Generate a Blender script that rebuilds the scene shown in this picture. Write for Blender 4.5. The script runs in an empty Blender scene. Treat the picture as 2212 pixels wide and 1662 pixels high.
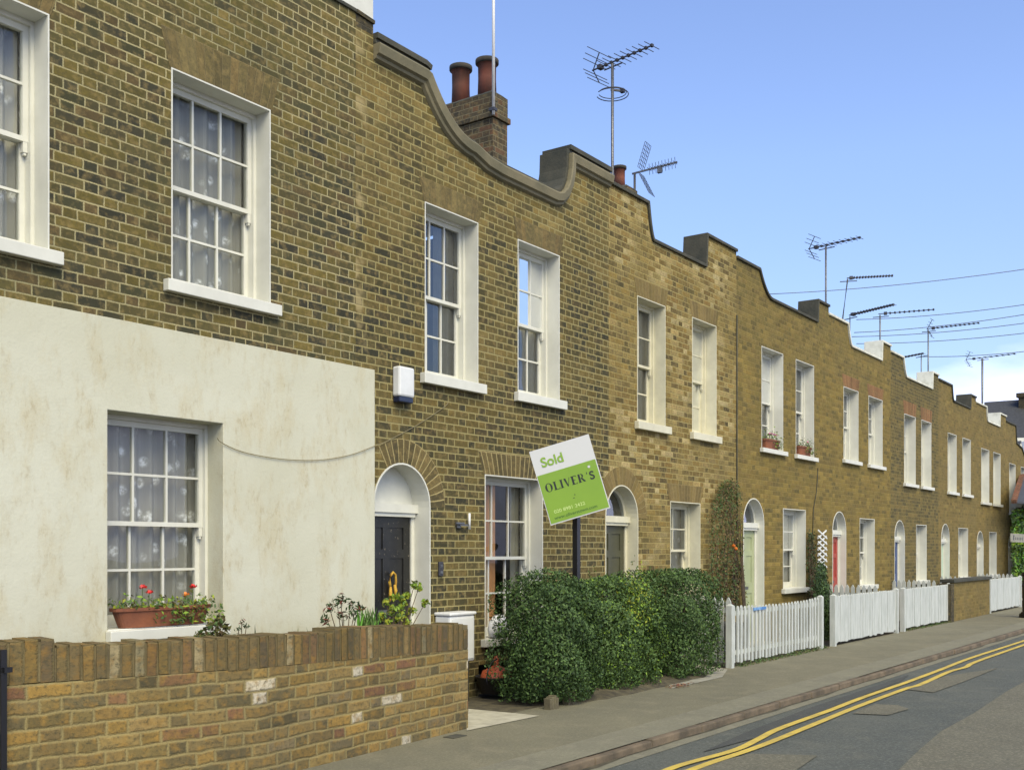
import bpy, bmesh, math, random
import numpy as np
from mathutils import Vector, Matrix
from mathutils.geometry import tessellate_polygon
random.seed(7)
R = math.radians

# ---------------------------------------------------------------- camera
FL, VX, VY = 2340.0, 2785.0, 1188.0          # measured on a 2212 px wide view of the photo
A = math.atan((VX - 1106) / FL)
CA, SA = math.cos(A), math.sin(A)
DIST = 8.78 * CA                              # camera to house fronts
CH = 1.57                                     # camera height above the pavement
sc = bpy.context.scene
cd = bpy.data.cameras.new('camera'); cam = bpy.data.objects.new('camera', cd)
sc.collection.objects.link(cam); sc.camera = cam
cam.location = (0, -DIST, CH)
cam.rotation_euler = (R(90), 0, A - R(90))
cd.sensor_width = 36; cd.lens = FL / 2212 * 36
cd.shift_y = (VY - 831) / 2212
cd.clip_start = 0.05; cd.clip_end = 2000

# ---------------------------------------------------------------- world and sun
SUN_EL, SUN_AZ = 48.0, 240.0                  # azimuth the light comes from, degrees from +x
w = bpy.data.worlds.new('World'); sc.world = w; w.use_nodes = True
nt = w.node_tree; nt.nodes.clear()
def wn(t, **k):
    n = nt.nodes.new(t)
    for a, b in k.items(): setattr(n, a, b)
    return n
sky = wn('ShaderNodeTexSky', sky_type='NISHITA', sun_disc=False)
sky.sun_elevation = R(SUN_EL); sky.sun_rotation = R(90 - SUN_AZ)
sky.air_density = 1.0; sky.dust_density = 1.2; sky.ozone_density = 1.6
hs = wn('ShaderNodeHueSaturation'); hs.inputs['Hue'].default_value = 0.512
hs.inputs['Saturation'].default_value = 1.07; hs.inputs['Value'].default_value = 1.0
tc = wn('ShaderNodeTexCoord')
mp = wn('ShaderNodeMapping'); mp.inputs['Scale'].default_value = (1.1, 1.1, 3.2); mp.inputs['Location'].default_value = (1.7, 0.4, 0.3)
cn = wn('ShaderNodeTexNoise'); cn.inputs['Scale'].default_value = 2.2; cn.inputs['Detail'].default_value = 7; cn.inputs['Roughness'].default_value = 0.55
sep = wn('ShaderNodeSeparateXYZ')
hz = wn('ShaderNodeMapRange'); hz.inputs[1].default_value = 0.20; hz.inputs[2].default_value = 0.10; hz.inputs[3].default_value = 0.0; hz.inputs[4].default_value = 0.50
ad = wn('ShaderNodeMath', operation='ADD')
cr = wn('ShaderNodeMapRange'); cr.inputs[1].default_value = 0.69; cr.inputs[2].default_value = 1.02
mx = wn('ShaderNodeMix', data_type='RGBA')
mx.inputs['B'].default_value = (6.2, 6.5, 9.0, 1)
bg = wn('ShaderNodeBackground'); bg.inputs['Strength'].default_value = 0.125
wo = wn('ShaderNodeOutputWorld')
L = nt.links.new
L(sky.outputs[0], hs.inputs['Color']); L(tc.outputs['Generated'], mp.inputs[0]); L(mp.outputs[0], cn.inputs['Vector'])
L(tc.outputs['Generated'], sep.inputs[0]); L(sep.outputs[2], hz.inputs[0]); L(cn.outputs[0], ad.inputs[0]); L(hz.outputs[0], ad.inputs[1])
L(ad.outputs[0], cr.inputs[0]); L(cr.outputs[0], mx.inputs['Factor']); hd = wn('ShaderNodeMapRange'); hd.inputs[1].default_value = 0.0; hd.inputs[2].default_value = 0.33; hd.inputs[3].default_value = 0.62; hd.inputs[4].default_value = 1.0
L(sep.outputs[2], hd.inputs[0]); L(hd.outputs[0], hs.inputs['Value']); L(hs.outputs[0], mx.inputs['A'])
L(mx.outputs['Result'], bg.inputs[0]); L(bg.outputs[0], wo.inputs[0])
sd = bpy.data.lights.new('sun', 'SUN'); sd.energy = 1.75; sd.angle = R(42); sd.color = (1.0, 0.885, 0.56)
so = bpy.data.objects.new('sun', sd); sc.collection.objects.link(so)
so.rotation_euler = Vector((math.cos(R(SUN_AZ)) * math.cos(R(SUN_EL)), math.sin(R(SUN_AZ)) * math.cos(R(SUN_EL)), math.sin(R(SUN_EL)))).to_track_quat('Z', 'Y').to_euler()
sc.view_settings.view_transform = 'Standard'; sc.view_settings.look = 'None'
sc.view_settings.exposure = 1.10; sc.view_settings.gamma = 1.0
sc.render.engine = 'CYCLES'
sc.cycles.max_bounces = 6; sc.cycles.diffuse_bounces = 3; sc.cycles.glossy_bounces = 3
sc.cycles.transmission_bounces = 4; sc.cycles.transparent_max_bounces = 8
sc.cycles.use_denoising = True

# ---------------------------------------------------------------- measuring helpers
def ray(px, py):
    xc = (px - 1106) / FL; zc = (VY - py) / FL
    return Vector((CA + xc * SA, SA - xc * CA, zc))
def P(px, py, y=0.0):                          # point on the vertical plane at depth y behind the house fronts
    d = ray(px, py); t = (DIST + y) / d.y
    return Vector((t * d.x, y, CH + t * d.z))
def G(px, py, z=0.0):                          # point on the ground
    d = ray(px, py); t = (z - CH) / d.z
    return Vector((t * d.x, t * d.y - DIST, z))
def D3(px, py, dist):                          # point at a given distance ahead of the camera
    d = ray(px, py)
    return Vector((dist * d.x, dist * d.y - DIST, CH + dist * d.z))
def lin(r, g, b):
    f = lambda c: (c / 255 / 12.92) if c / 255 <= 0.04045 else ((c / 255 + 0.055) / 1.055) ** 2.4
    return (f(r), f(g), f(b), 1.0)

# ---------------------------------------------------------------- materials
MATS = {}
class N:
    def __init__(s, name):
        s.m = bpy.data.materials.new(name); s.m.use_nodes = True
        s.t = s.m.node_tree; s.b = s.t.nodes['Principled BSDF']
    def n(s, t, **k):
        x = s.t.nodes.new(t)
        for a, b in k.items(): setattr(x, a, b)
        return x
    def l(s, a, b): s.t.links.new(a, b)
    def math(s, op, a, b=None, c=None):
        x = s.n('ShaderNodeMath', operation=op)
        for i, v in enumerate((a, b, c)):
            if v is None: continue
            if isinstance(v, (int, float)): x.inputs[i].default_value = v
            else: s.l(v, x.inputs[i])
        return x.outputs[0]
    def mr(s, v, a, b, c=0.0, d=1.0):
        x = s.n('ShaderNodeMapRange'); s.l(v, x.inputs[0])
        for i, q in enumerate((a, b, c, d)): x.inputs[i + 1].default_value = q
        return x.outputs[0]
    def noise(s, vec, scale, detail=3, rough=0.55):
        x = s.n('ShaderNodeTexNoise'); s.l(vec, x.inputs['Vector'])
        x.inputs['Scale'].default_value = scale; x.inputs['Detail'].default_value = detail; x.inputs['Roughness'].default_value = rough
        return x.outputs[0]
    def mix(s, f, a, b, mode='MIX'):
        x = s.n('ShaderNodeMix', data_type='RGBA', blend_type=mode)
        for k, v in (('Factor', f), ('A', a), ('B', b)):
            if isinstance(v, (int, float)): x.inputs[k].default_value = v
            elif isinstance(v, tuple): x.inputs[k].default_value = v
            else: s.l(v, x.inputs[k])
        return x.outputs['Result']
    def ramp(s, v, stops, interp='LINEAR'):
        x = s.n('ShaderNodeValToRGB'); s.l(v, x.inputs[0]); r = x.color_ramp; r.interpolation = interp
        while len(r.elements) < len(stops): r.elements.new(0.5)
        for e, (p, c) in zip(r.elements, stops): e.position = p; e.color = c
        return x.outputs[0]

def even(cols): return [(i / len(cols), c) for i, c in enumerate(cols)]

def brick(name, pal, mortar, pal2=None, vmix=None, nmix=0.0, joint=0.011, mode='flemish', bump=0.6, wob=0.004, stain=0.25, mort2=None, soft=0.0025, contrast=1.0, umix=None, scale=1.0, mottle=0.55, ochre=(0.30, 0.22, 0.085, 1), toothing=None):
    q = lin
    k = N(name); MATS[name] = k.m
    uv = k.n('ShaderNodeUVMap'); uv.uv_map = 'uv'
    UV = uv.outputs[0]
    if scale != 1.0:
        m0 = k.n('ShaderNodeMapping'); m0.inputs['Scale'].default_value = (1 / scale, 1 / scale, 1); k.l(UV, m0.inputs[0]); UV = m0.outputs[0]
    if wob:
        wn_ = k.n('ShaderNodeTexNoise'); wn_.inputs['Scale'].default_value = 7; wn_.inputs['Detail'].default_value = 2; k.l(UV, wn_.inputs['Vector'])
        va = k.n('ShaderNodeVectorMath', operation='MULTIPLY_ADD'); k.l(wn_.outputs['Color'], va.inputs[0])
        va.inputs[1].default_value = (wob * 2, wob * 2, 0); k.l(UV, va.inputs[2]); W = va.outputs[0]
    else: W = UV
    s_ = k.n('ShaderNodeSeparateXYZ'); k.l(W, s_.inputs[0]); u, v = s_.outputs[0], s_.outputs[1]
    if mode == 'flemish':
        C, S, Hd = 0.0762, 0.2335, 0.1165; Pp = S + Hd
        r0 = k.math('DIVIDE', v, C); row = k.math('FLOOR', r0)
        par = k.math('FLOORED_MODULO', row, 2.0)
        rj = k.n('ShaderNodeTexWhiteNoise', noise_dimensions='1D'); k.l(row, rj.inputs['W'])
        uu = k.math('DIVIDE', k.math('ADD', k.math('ADD', u, k.math('MULTIPLY', par, Pp / 2)), k.math('MULTIPLY', rj.outputs[0], 0.028)), Pp)
        cell = k.math('FLOOR', uu); t = k.math('MULTIPLY', k.math('SUBTRACT', uu, cell), Pp)
        isH = k.math('GREATER_THAN', t, S)
        lu = k.math('SUBTRACT', t, k.math('MULTIPLY', isH, S))
        wd = k.math('SUBTRACT', S, k.math('MULTIPLY', isH, S - Hd))
        cid = k.math('ADD', k.math('MULTIPLY', cell, 2.0), isH)
        vv = k.math('MULTIPLY', k.math('SUBTRACT', r0, row), C); hC = C
    else:                                       # upright bricks, one beside the other
        Wd, Hc = 0.077, 0.236
        r0 = k.math('DIVIDE', v, Hc); row = k.math('FLOOR', r0)
        u0 = k.math('DIVIDE', u, Wd); cid = k.math('FLOOR', u0)
        lu = k.math('MULTIPLY', k.math('SUBTRACT', u0, cid), Wd); wd = Wd
        vv = k.math('MULTIPLY', k.math('SUBTRACT', r0, row), Hc); hC = Hc; isH = 0.0
    if isinstance(wd, float): du = k.math('MINIMUM', lu, k.math('SUBTRACT', wd, lu))
    else: du = k.math('MINIMUM', lu, k.math('SUBTRACT', wd, lu))
    dv = k.math('MINIMUM', vv, k.math('SUBTRACT', hC, vv))
    dist = k.math('MINIMUM', du, dv)
    fine = k.noise(UV, 90, 3)
    dist = k.math('ADD', dist, k.math('MULTIPLY', k.math('SUBTRACT', fine, 0.5), 0.010))
    mask = k.mr(dist, joint / 2 - soft, joint / 2 + soft)
    cv = k.n('ShaderNodeCombineXYZ'); k.l(cid, cv.inputs[0]); k.l(row, cv.inputs[1]); cv.inputs[2].default_value = hash(name) % 97 if False else sum(map(ord, name)) % 97
    wh = k.n('ShaderNodeTexWhiteNoise', noise_dimensions='3D'); k.l(cv.outputs[0], wh.inputs['Vector'])
    rv = wh.outputs['Value']
    col = k.ramp(rv, even(pal), 'CONSTANT')
    big = k.noise(UV, 0.9, 4, 0.6)
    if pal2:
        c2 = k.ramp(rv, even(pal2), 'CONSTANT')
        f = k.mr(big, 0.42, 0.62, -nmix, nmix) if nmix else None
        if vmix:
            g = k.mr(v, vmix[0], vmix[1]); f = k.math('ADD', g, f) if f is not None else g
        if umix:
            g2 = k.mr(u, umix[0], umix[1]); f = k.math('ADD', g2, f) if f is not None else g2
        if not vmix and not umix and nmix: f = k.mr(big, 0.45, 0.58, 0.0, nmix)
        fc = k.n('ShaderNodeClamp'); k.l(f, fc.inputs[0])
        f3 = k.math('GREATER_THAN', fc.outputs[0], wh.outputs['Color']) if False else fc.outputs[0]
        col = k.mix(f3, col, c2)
    b2 = k.n('ShaderNodeSeparateColor'); k.l(wh.outputs['Color'], b2.inputs[0])
    col = k.mix(1.0, col, k.ramp(b2.outputs[1], [(0, (0.78, 0.80, 0.76, 1)), (0.5, (1, 1, 1, 1)), (1, (1.18, 1.15, 1.08, 1))]), 'MULTIPLY')
    col = k.mix(k.mr(k.noise(UV, 14, 4, 0.6), 0.48, 0.68, 0.0, mottle), col, ochre)
    col = k.mix(k.mr(k.noise(UV, 37, 4, 0.7), 0.50, 0.70, 0.0, mottle), col, q(66, 66, 50))
    mid = k.noise(UV, 26, 4, 0.65)
    col = k.mix(k.mr(mid, 0.3, 0.75, 0.0, 0.4), col, (0.04, 0.034, 0.024, 1)) if contrast >= 1 else k.mix(k.mr(mid, 0.3, 0.7, 0.0, 0.35), col, (0.06, 0.05, 0.03, 1))
    mc = k.mix(k.mr(big, 0.4, 0.65), mortar, mort2 or mortar)
    mc = k.mix(k.mr(fine, 0.3, 0.7, 0.0, 0.3), mc, (0.10, 0.085, 0.05, 1))
    out = k.mix(mask, mc, col)
    if toothing:
        su = k.n('ShaderNodeSeparateXYZ'); k.l(UV, su.inputs[0])
        tm = k.math('MULTIPLY', k.mr(k.math('ABSOLUTE', k.math('SUBTRACT', su.outputs[0], toothing)), 0.04, 0.15, 1, 0), k.mr(k.noise(UV, 3.2, 3), 0.50, 0.60))
        out = k.mix(k.math('MULTIPLY', tm, 0.8), out, q(154, 140, 100))
    st = k.noise(UV, 2.3, 5, 0.65)
    out = k.mix(k.mr(st, 0.45, 0.75, 0.0, stain), out, (0.045, 0.042, 0.03, 1))
    k.l(out, k.b.inputs['Base Color']); k.b.inputs['Roughness'].default_value = 0.92
    k.b.inputs['Specular IOR Level'].default_value = 0.2
    hgt = k.math('ADD', mask, k.math('MULTIPLY', fine, 0.5))
    bp = k.n('ShaderNodeBump'); bp.inputs['Strength'].default_value = bump; bp.inputs['Distance'].default_value = 0.006
    k.l(hgt, bp.inputs['Height']); k.l(bp.outputs[0], k.b.inputs['Normal'])
    return k.m

def plain(name, c1, c2=None, scale=6.0, rough=0.6, detail=4, bump=0.0, bscale=60, metal=0.0, spec=0.5, lo=0.35, hi=0.65, stretch=None, speck=None):
    k = N(name); MATS[name] = k.m
    tcn = k.n('ShaderNodeTexCoord'); vec = tcn.outputs['Object']
    if stretch:
        m_ = k.n('ShaderNodeMapping'); m_.inputs['Scale'].default_value = stretch; k.l(vec, m_.inputs[0]); vs = m_.outputs[0]
    else: vs = vec
    if c2:
        col = k.mix(k.mr(k.noise(vs, scale, detail, 0.6), lo, hi), c1, c2)
        if speck: col = k.mix(k.mr(k.noise(vec, speck[0], 2), speck[1], speck[1] + 0.06, 0, speck[3] if len(speck) > 3 else 1), col, speck[2])
        k.l(col, k.b.inputs['Base Color'])
    else: k.b.inputs['Base Color'].default_value = c1
    k.b.inputs['Roughness'].default_value = rough; k.b.inputs['Metallic'].default_value = metal; k.b.inputs['Specular IOR Level'].default_value = spec
    if bump:
        bp = k.n('ShaderNodeBump'); bp.inputs['Strength'].default_value = bump; bp.inputs['Distance'].default_value = 0.01
        k.l(k.noise(vec, bscale, 4, 0.6), bp.inputs['Height']); k.l(bp.outputs[0], k.b.inputs['Normal'])
    return k.m

q = lin
MORT = q(168, 158, 116)
brick('brick_olive', [q(89, 83, 50), q(69, 69, 47), q(97, 88, 47), q(62, 62, 47), q(82, 76, 46), q(103, 92, 47), q(75, 70, 46), q(55, 55, 44), q(87, 74, 48), q(106, 95, 48)],
      MORT, pal2=[q(99, 92, 50), q(84, 79, 47), q(108, 97, 50), q(69, 67, 46), q(113, 100, 55), q(101, 92, 48), q(91, 83, 48), q(76, 72, 47)], vmix=(5.2, 6.2), nmix=0.35, joint=0.012, mort2=q(137, 132, 97), stain=0.2)
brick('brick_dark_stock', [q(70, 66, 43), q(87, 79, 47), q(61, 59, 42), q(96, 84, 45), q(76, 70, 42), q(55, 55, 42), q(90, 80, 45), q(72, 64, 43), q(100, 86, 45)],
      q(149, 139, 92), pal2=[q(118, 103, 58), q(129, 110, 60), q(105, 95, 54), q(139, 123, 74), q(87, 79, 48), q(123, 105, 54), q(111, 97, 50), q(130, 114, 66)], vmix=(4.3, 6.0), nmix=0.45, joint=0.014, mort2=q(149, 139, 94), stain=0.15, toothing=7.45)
brick('brick_patchy', [q(157, 139, 87), q(117, 97, 51), q(175, 157, 110), q(99, 84, 48), q(142, 119, 66), q(86, 75, 47), q(166, 145, 93), q(135, 113, 59), q(181, 165, 118), q(126, 102, 53)],
      q(162, 149, 96), pal2=[q(123, 107, 59), q(136, 117, 62), q(110, 97, 56), q(147, 129, 77), q(90, 80, 48), q(131, 111, 57), q(116, 100, 53)], nmix=0.9, joint=0.012, mort2=q(147, 131, 77), stain=0.2, soft=0.003, mottle=0.7)
brick('brick_golden', [q(130, 113, 56), q(119, 103, 51), q(137, 118, 60), q(125, 106, 53), q(114, 97, 49), q(130, 111, 53), q(103, 91, 49)],
      q(132, 116, 64), pal2=[q(115, 101, 56), q(105, 95, 53), q(124, 108, 60), q(98, 86, 51), q(112, 100, 56)], vmix=(4.6, 6.2), nmix=0.4, joint=0.009, stain=0.25, contrast=0.6, soft=0.003, wob=0.003, mottle=0.45)
brick('brick_soot', [q(105, 94, 56), q(92, 83, 49), q(117, 103, 56), q(79, 74, 48), q(111, 96, 54), q(99, 88, 51)],
      q(130, 117, 71), pal2=[q(90, 83, 51), q(79, 74, 49), q(101, 90, 54)], vmix=(4.8, 5.6), nmix=0.3, joint=0.010, stain=0.3, contrast=0.6, mottle=0.4)
brick('brick_tawny', [q(127, 108, 59), q(117, 101, 53), q(132, 115, 63), q(110, 95, 53), q(122, 103, 56)],
      q(130, 115, 68), pal2=[q(115, 101, 59), q(107, 95, 57), q(124, 108, 63)], nmix=0.8, joint=0.009, stain=0.25, contrast=0.6, mottle=0.4)
brick('brick_garden', [q(135, 117, 74), q(123, 105, 68), q(113, 99, 66), q(143, 119, 68), q(103, 93, 65), q(137, 117, 72), q(129, 111, 70), q(147, 125, 78), q(111, 96, 63), q(96, 86, 60), q(137, 113, 66), q(133, 101, 70), q(129, 112, 74), q(139, 115, 65), q(186, 178, 157), q(119, 103, 66), q(131, 109, 65), q(109, 98, 68), q(123, 90, 66), q(117, 105, 78), q(133, 115, 76), q(125, 109, 72), q(141, 121, 74), q(115, 101, 68), q(148, 121, 65)],
      q(145, 131, 86), joint=0.016, mort2=q(125, 115, 80), stain=0.3, wob=0.012, bump=1.0, soft=0.006, scale=1.16, mottle=0.85, ochre=q(147, 117, 60))
brick('brick_coping', [q(122, 104, 66), q(111, 95, 61), q(100, 86, 59), q(131, 108, 61), q(93, 82, 61), q(124, 97, 64), q(111, 97, 66), q(90, 81, 59), q(127, 109, 72), q(113, 90, 63), q(112, 98, 66), q(122, 102, 59), q(142, 131, 100), q(106, 91, 59)],
      q(100, 90, 59), joint=0.011, mode='soldier', stain=0.45, wob=0.012, bump=0.9, soft=0.005, mottle=0.85, ochre=q(135, 104, 52))
brick('brick_gauged', [q(134, 116, 72), q(128, 110, 68), q(122, 106, 64), q(130, 112, 66), q(116, 100, 62)], q(142, 128, 86), joint=0.008, mode='soldier', stain=0.35, wob=0.002, mottle=0.3)
brick('brick_gauged_olive', [q(112, 100, 64), q(118, 106, 68), q(106, 94, 60), q(114, 98, 62), q(102, 90, 58)], q(116, 104, 70), joint=0.006, mode='soldier', stain=0.4, wob=0.002, mottle=0.6)
brick('brick_gauged_dark', [q(100, 88, 56), q(90, 80, 52), q(110, 96, 60), q(84, 76, 52)], q(160, 146, 100), joint=0.013, mode='soldier', stain=0.2, wob=0.003)
brick('brick_gauged_red', [q(136, 98, 66), q(126, 92, 62), q(142, 104, 70)], q(138, 110, 74), joint=0.006, mode='soldier', stain=0.3, wob=0.002)
brick('brick_chimney', [q(82, 70, 54), q(70, 62, 50), q(96, 76, 56), q(62, 58, 50), q(106, 78, 58), q(84, 76, 60)], q(116, 108, 84), joint=0.012, stain=0.55)
brick('brick_sooty', [q(64, 60, 48), q(56, 54, 46), q(72, 66, 50)], q(70, 66, 54), joint=0.010, stain=0.4)
brick('brick_red', [q(120, 66, 50), q(106, 58, 44), q(132, 76, 56), q(96, 56, 44)], q(130, 108, 88), joint=0.01)

plain('white_paint', q(206, 206, 194), q(192, 192, 180), 5, 0.5, lo=0.3, hi=0.8)
plain('cream_paint', q(204, 200, 174), q(190, 186, 162), 5, 0.55)
plain('fence_white', q(186, 190, 184), q(166, 171, 164), 5, 0.6, stretch=(3, 3, 0.7), bump=0.15)
plain('coping_dark', q(72, 70, 58), q(52, 54, 46), 4, 0.9, bump=0.4, bscale=30)
plain('coping_stone', q(122, 114, 88), q(100, 96, 74), 3, 0.85, bump=0.3, bscale=40, stretch=(1, 1, 1))
plain('coping_white', q(206, 206, 192), q(170, 170, 154), 4, 0.8, lo=0.45, hi=0.75, bump=0.2)
plain('slate', q(58, 60, 62), q(42, 44, 46), 8, 0.75, bump=0.4, bscale=20)
plain('terracotta', q(128, 76, 48), q(104, 62, 42), 6, 0.8, bump=0.2)
plain('pot_clay', q(112, 62, 46), q(78, 50, 40), 5, 0.85, bump=0.2, stretch=(1, 1, 0.5))
plain('pot_rim', q(62, 56, 46), q(48, 46, 40), 5, 0.9)
plain('alu', q(120, 122, 124), q(84, 84, 84), 12, 0.45, metal=0.6, stretch=(1, 1, 6))
plain('alu_dark', q(66, 66, 70), None, rough=0.5, metal=0.4)
plain('wire', q(120, 128, 150), None, rough=0.6)
plain('pole_white', q(206, 206, 202), None, rough=0.4)
plain('black_plastic', q(24, 24, 26), None, rough=0.35)
plain('navy', q(24, 34, 60), None, rough=0.3)
plain('cap_mortar', q(112, 100, 68), q(84, 76, 54), 8, 0.95, bump=0.5)
plain('soil', q(84, 78, 58), q(54, 50, 38), 9, 0.95, bump=0.8, bscale=25)
plain('stone_pale', q(176, 172, 152), q(150, 146, 128), 6, 0.85, bump=0.2)
plain('concrete', q(150, 148, 134), q(128, 126, 114), 6, 0.9, bump=0.3)
plain('edging', q(96, 90, 68), q(70, 64, 50), 8, 0.9, bump=0.4)
plain('bin_white', q(214, 216, 214), q(198, 200, 198), 3, 0.4)
plain('bag_white', q(222, 222, 222), q(180, 184, 188), 9, 0.35)
plain('bag_orange', q(214, 108, 70), q(180, 84, 54), 9, 0.5)
plain('basin', q(50, 46, 38), q(34, 32, 28), 5, 0.6)
plain('interior', q(126, 116, 96), q(104, 96, 82), 2, 0.9)
plain('curtain_tan', q(226, 168, 112), q(206, 146, 92), 3, 0.9)
plain('curtain_grey', q(172, 168, 150), q(150, 146, 130), 3, 0.9)
plain('door_black', q(34, 34, 32), q(24, 24, 23), 6, 0.35, speck=(38, 0.67, q(120, 112, 96), 0.8))
plain('door_olive', q(74, 74, 52), q(62, 62, 44), 3, 0.45)
plain('door_sage', q(158, 166, 128), q(146, 154, 118), 3, 0.45)
plain('door_red', q(158, 60, 50), q(144, 52, 44), 3, 0.4)
plain('door_blue', q(40, 70, 124), q(34, 60, 108), 3, 0.4)
plain('door_mint', q(176, 200, 178), q(166, 190, 170), 3, 0.45)
plain('door_pink', q(206, 190, 178), q(194, 180, 168), 3, 0.5)
plain('straw', q(196, 160, 56), q(160, 120, 40), 20, 0.8)
plain('bark', q(88, 74, 54), q(58, 50, 38), 12, 0.95, bump=0.6)
plain('petal_red', q(216, 44, 36), q(190, 30, 28), 20, 0.5)
plain('petal_pink', q(196, 110, 150), None, rough=0.6)
plain('petal_orange', q(216, 120, 40), None, rough=0.6)
plain('yellow_line', q(194, 170, 72), q(166, 146, 72), 5, 0.8, bump=0.4, bscale=120, speck=(55, 0.60, q(132, 122, 84), 0.7), lo=0.4, hi=0.7)
plain('kerb_stone', q(112, 98, 78), q(76, 68, 54), 4, 0.9, bump=0.5, stretch=(1, 1, 1))
plain('sign_white', q(190, 192, 192), None, rough=0.5)
plain('sign_green', q(118, 152, 38), q(112, 146, 36), 2, 0.45)
plain('ink_black', q(20, 26, 22), None, rough=0.5)
plain('ink_green', q(120, 156, 40), None, rough=0.5)
plain('ink_pale', q(190, 212, 130), None, rough=0.5)
plain('ink_dark_green', q(62, 100, 22), None, rough=0.5)
plain('sticker_blue', q(60, 110, 170), q(120, 160, 200), 18, 0.5)
plain('lace_white', q(206, 208, 204), None, rough=0.7)
plain('cable_grey', q(120, 112, 84), None, rough=0.7)
plain('leaf_litter', q(150, 96, 56), q(110, 84, 50), 20, 0.9)

def leafmat(name, c, rough=0.6):
    k = N(name); MATS[name] = k.m
    g = k.n('ShaderNodeNewGeometry'); tcn = k.n('ShaderNodeTexCoord')
    col = k.mix(k.mr(k.noise(tcn.outputs['Object'], 5, 3), 0.3, 0.7, 0, 0.6), c, tuple(x * 0.6 for x in c[:3]) + (1,))
    k.l(col, k.b.inputs['Base Color']); k.b.inputs['Roughness'].default_value = rough
    k.b.inputs['Specular IOR Level'].default_value = 0.25
    return k.m
for n_, c_ in dict(lf_dark=q(62, 86, 46), lf_mid=q(82, 106, 56), lf_deep=q(50, 68, 40), lf_light=q(92, 118, 58), lf_yellow=q(138, 146, 44), lf_lime=q(120, 150, 50),
                   lf_olive=q(98, 96, 54), lf_dry=q(126, 106, 70), lf_twig=q(96, 76, 56), lf_bright=q(96, 150, 52), lf_red=q(116, 60, 50), lf_bronze=q(84, 70, 44)).items():
    leafmat(n_, c_)

# rendered wall with faint rain marks
k = N('stucco'); MATS['stucco'] = k.m
tcn = k.n('ShaderNodeTexCoord'); vec = tcn.outputs['Object']
m_ = k.n('ShaderNodeMapping'); m_.inputs['Scale'].default_value = (1.0, 1.0, 0.42); k.l(vec, m_.inputs[0])
n1 = k.noise(m_.outputs[0], 3.4, 10, 0.72); n2 = k.noise(m_.outputs[0], 24, 6, 0.75); n3 = k.noise(vec, 0.8, 3)
c0 = k.mix(k.mr(n3, 0.35, 0.65), q(192, 192, 174), q(183, 182, 161))
c0 = k.mix(k.mr(n1, 0.48, 0.68, 0, 0.42), c0, q(172, 156, 112))
c0 = k.mix(k.math('MULTIPLY', k.mr(n2, 0.52, 0.68, 0, 0.42), k.mr(n1, 0.44, 0.58)), c0, q(142, 126, 92))
k.l(c0, k.b.inputs['Base Color']); k.b.inputs['Roughness'].default_value = 0.85; k.b.inputs['Specular IOR Level'].default_value = 0.25
bp = k.n('ShaderNodeBump'); bp.inputs['Strength'].default_value = 0.35; bp.inputs['Distance'].default_value = 0.006
k.l(k.math('ADD', k.noise(vec, 55, 4, 0.6), k.math('MULTIPLY', k.noise(vec, 3.5, 3), 3.0)), bp.inputs['Height']); k.l(bp.outputs[0], k.b.inputs['Normal'])

# glass: mirror-like coat over clear
def glassmat(name, ior, gain):
    k = N(name); MATS[name] = k.m
    k.t.nodes.remove(k.b)
    tr = k.n('ShaderNodeBsdfTransparent'); tr.inputs[0].default_value = (0.88, 0.9, 0.88, 1)
    gl = k.n('ShaderNodeBsdfGlossy'); gl.inputs['Roughness'].default_value = 0.015; gl.inputs[0].default_value = (0.9, 0.92, 0.95, 1)
    fr = k.n('ShaderNodeFresnel'); fr.inputs[0].default_value = ior
    ms = k.n('ShaderNodeMixShader'); ou = k.t.nodes['Material Output']
    bp = k.n('ShaderNodeBump'); bp.inputs['Strength'].default_value = 0.25; bp.inputs['Distance'].default_value = 0.02
    tcn = k.n('ShaderNodeTexCoord'); k.l(k.noise(tcn.outputs['Object'], 3, 1), bp.inputs['Height']); k.l(bp.outputs[0], gl.inputs['Normal'])
    k.l(k.math('ADD', k.math('MULTIPLY', fr.outputs[0], gain), 0.02), ms.inputs[0]); k.l(tr.outputs[0], ms.inputs[1]); k.l(gl.outputs[0], ms.inputs[2]); k.l(ms.outputs[0], ou.inputs[0])
glassmat('glass', 1.65, 1.7)
glassmat('glass_clear', 1.45, 0.55)

# lace net curtain
k = N('net_curtain'); MATS['net_curtain'] = k.m
tcn = k.n('ShaderNodeTexCoord'); vec = tcn.outputs['Object']
vo = k.n('ShaderNodeTexVoronoi'); vo.inputs['Scale'].default_value = 6.5; k.l(vec, vo.inputs['Vector'])
fl = k.mr(vo.outputs['Distance'], 0.18, 0.34, 1.0, 0.0)
c0 = k.mix(k.math('MULTIPLY', fl, k.mr(k.noise(vec, 30, 3), 0.4, 0.6)), q(186, 183, 172), q(252, 252, 250)); k.l(c0, k.b.inputs['Base Color']); k.b.inputs['Roughness'].default_value = 0.95
k.l(k.math('ADD', k.math('MULTIPLY', fl, 0.2), 0.78), k.b.inputs['Alpha'])

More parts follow.
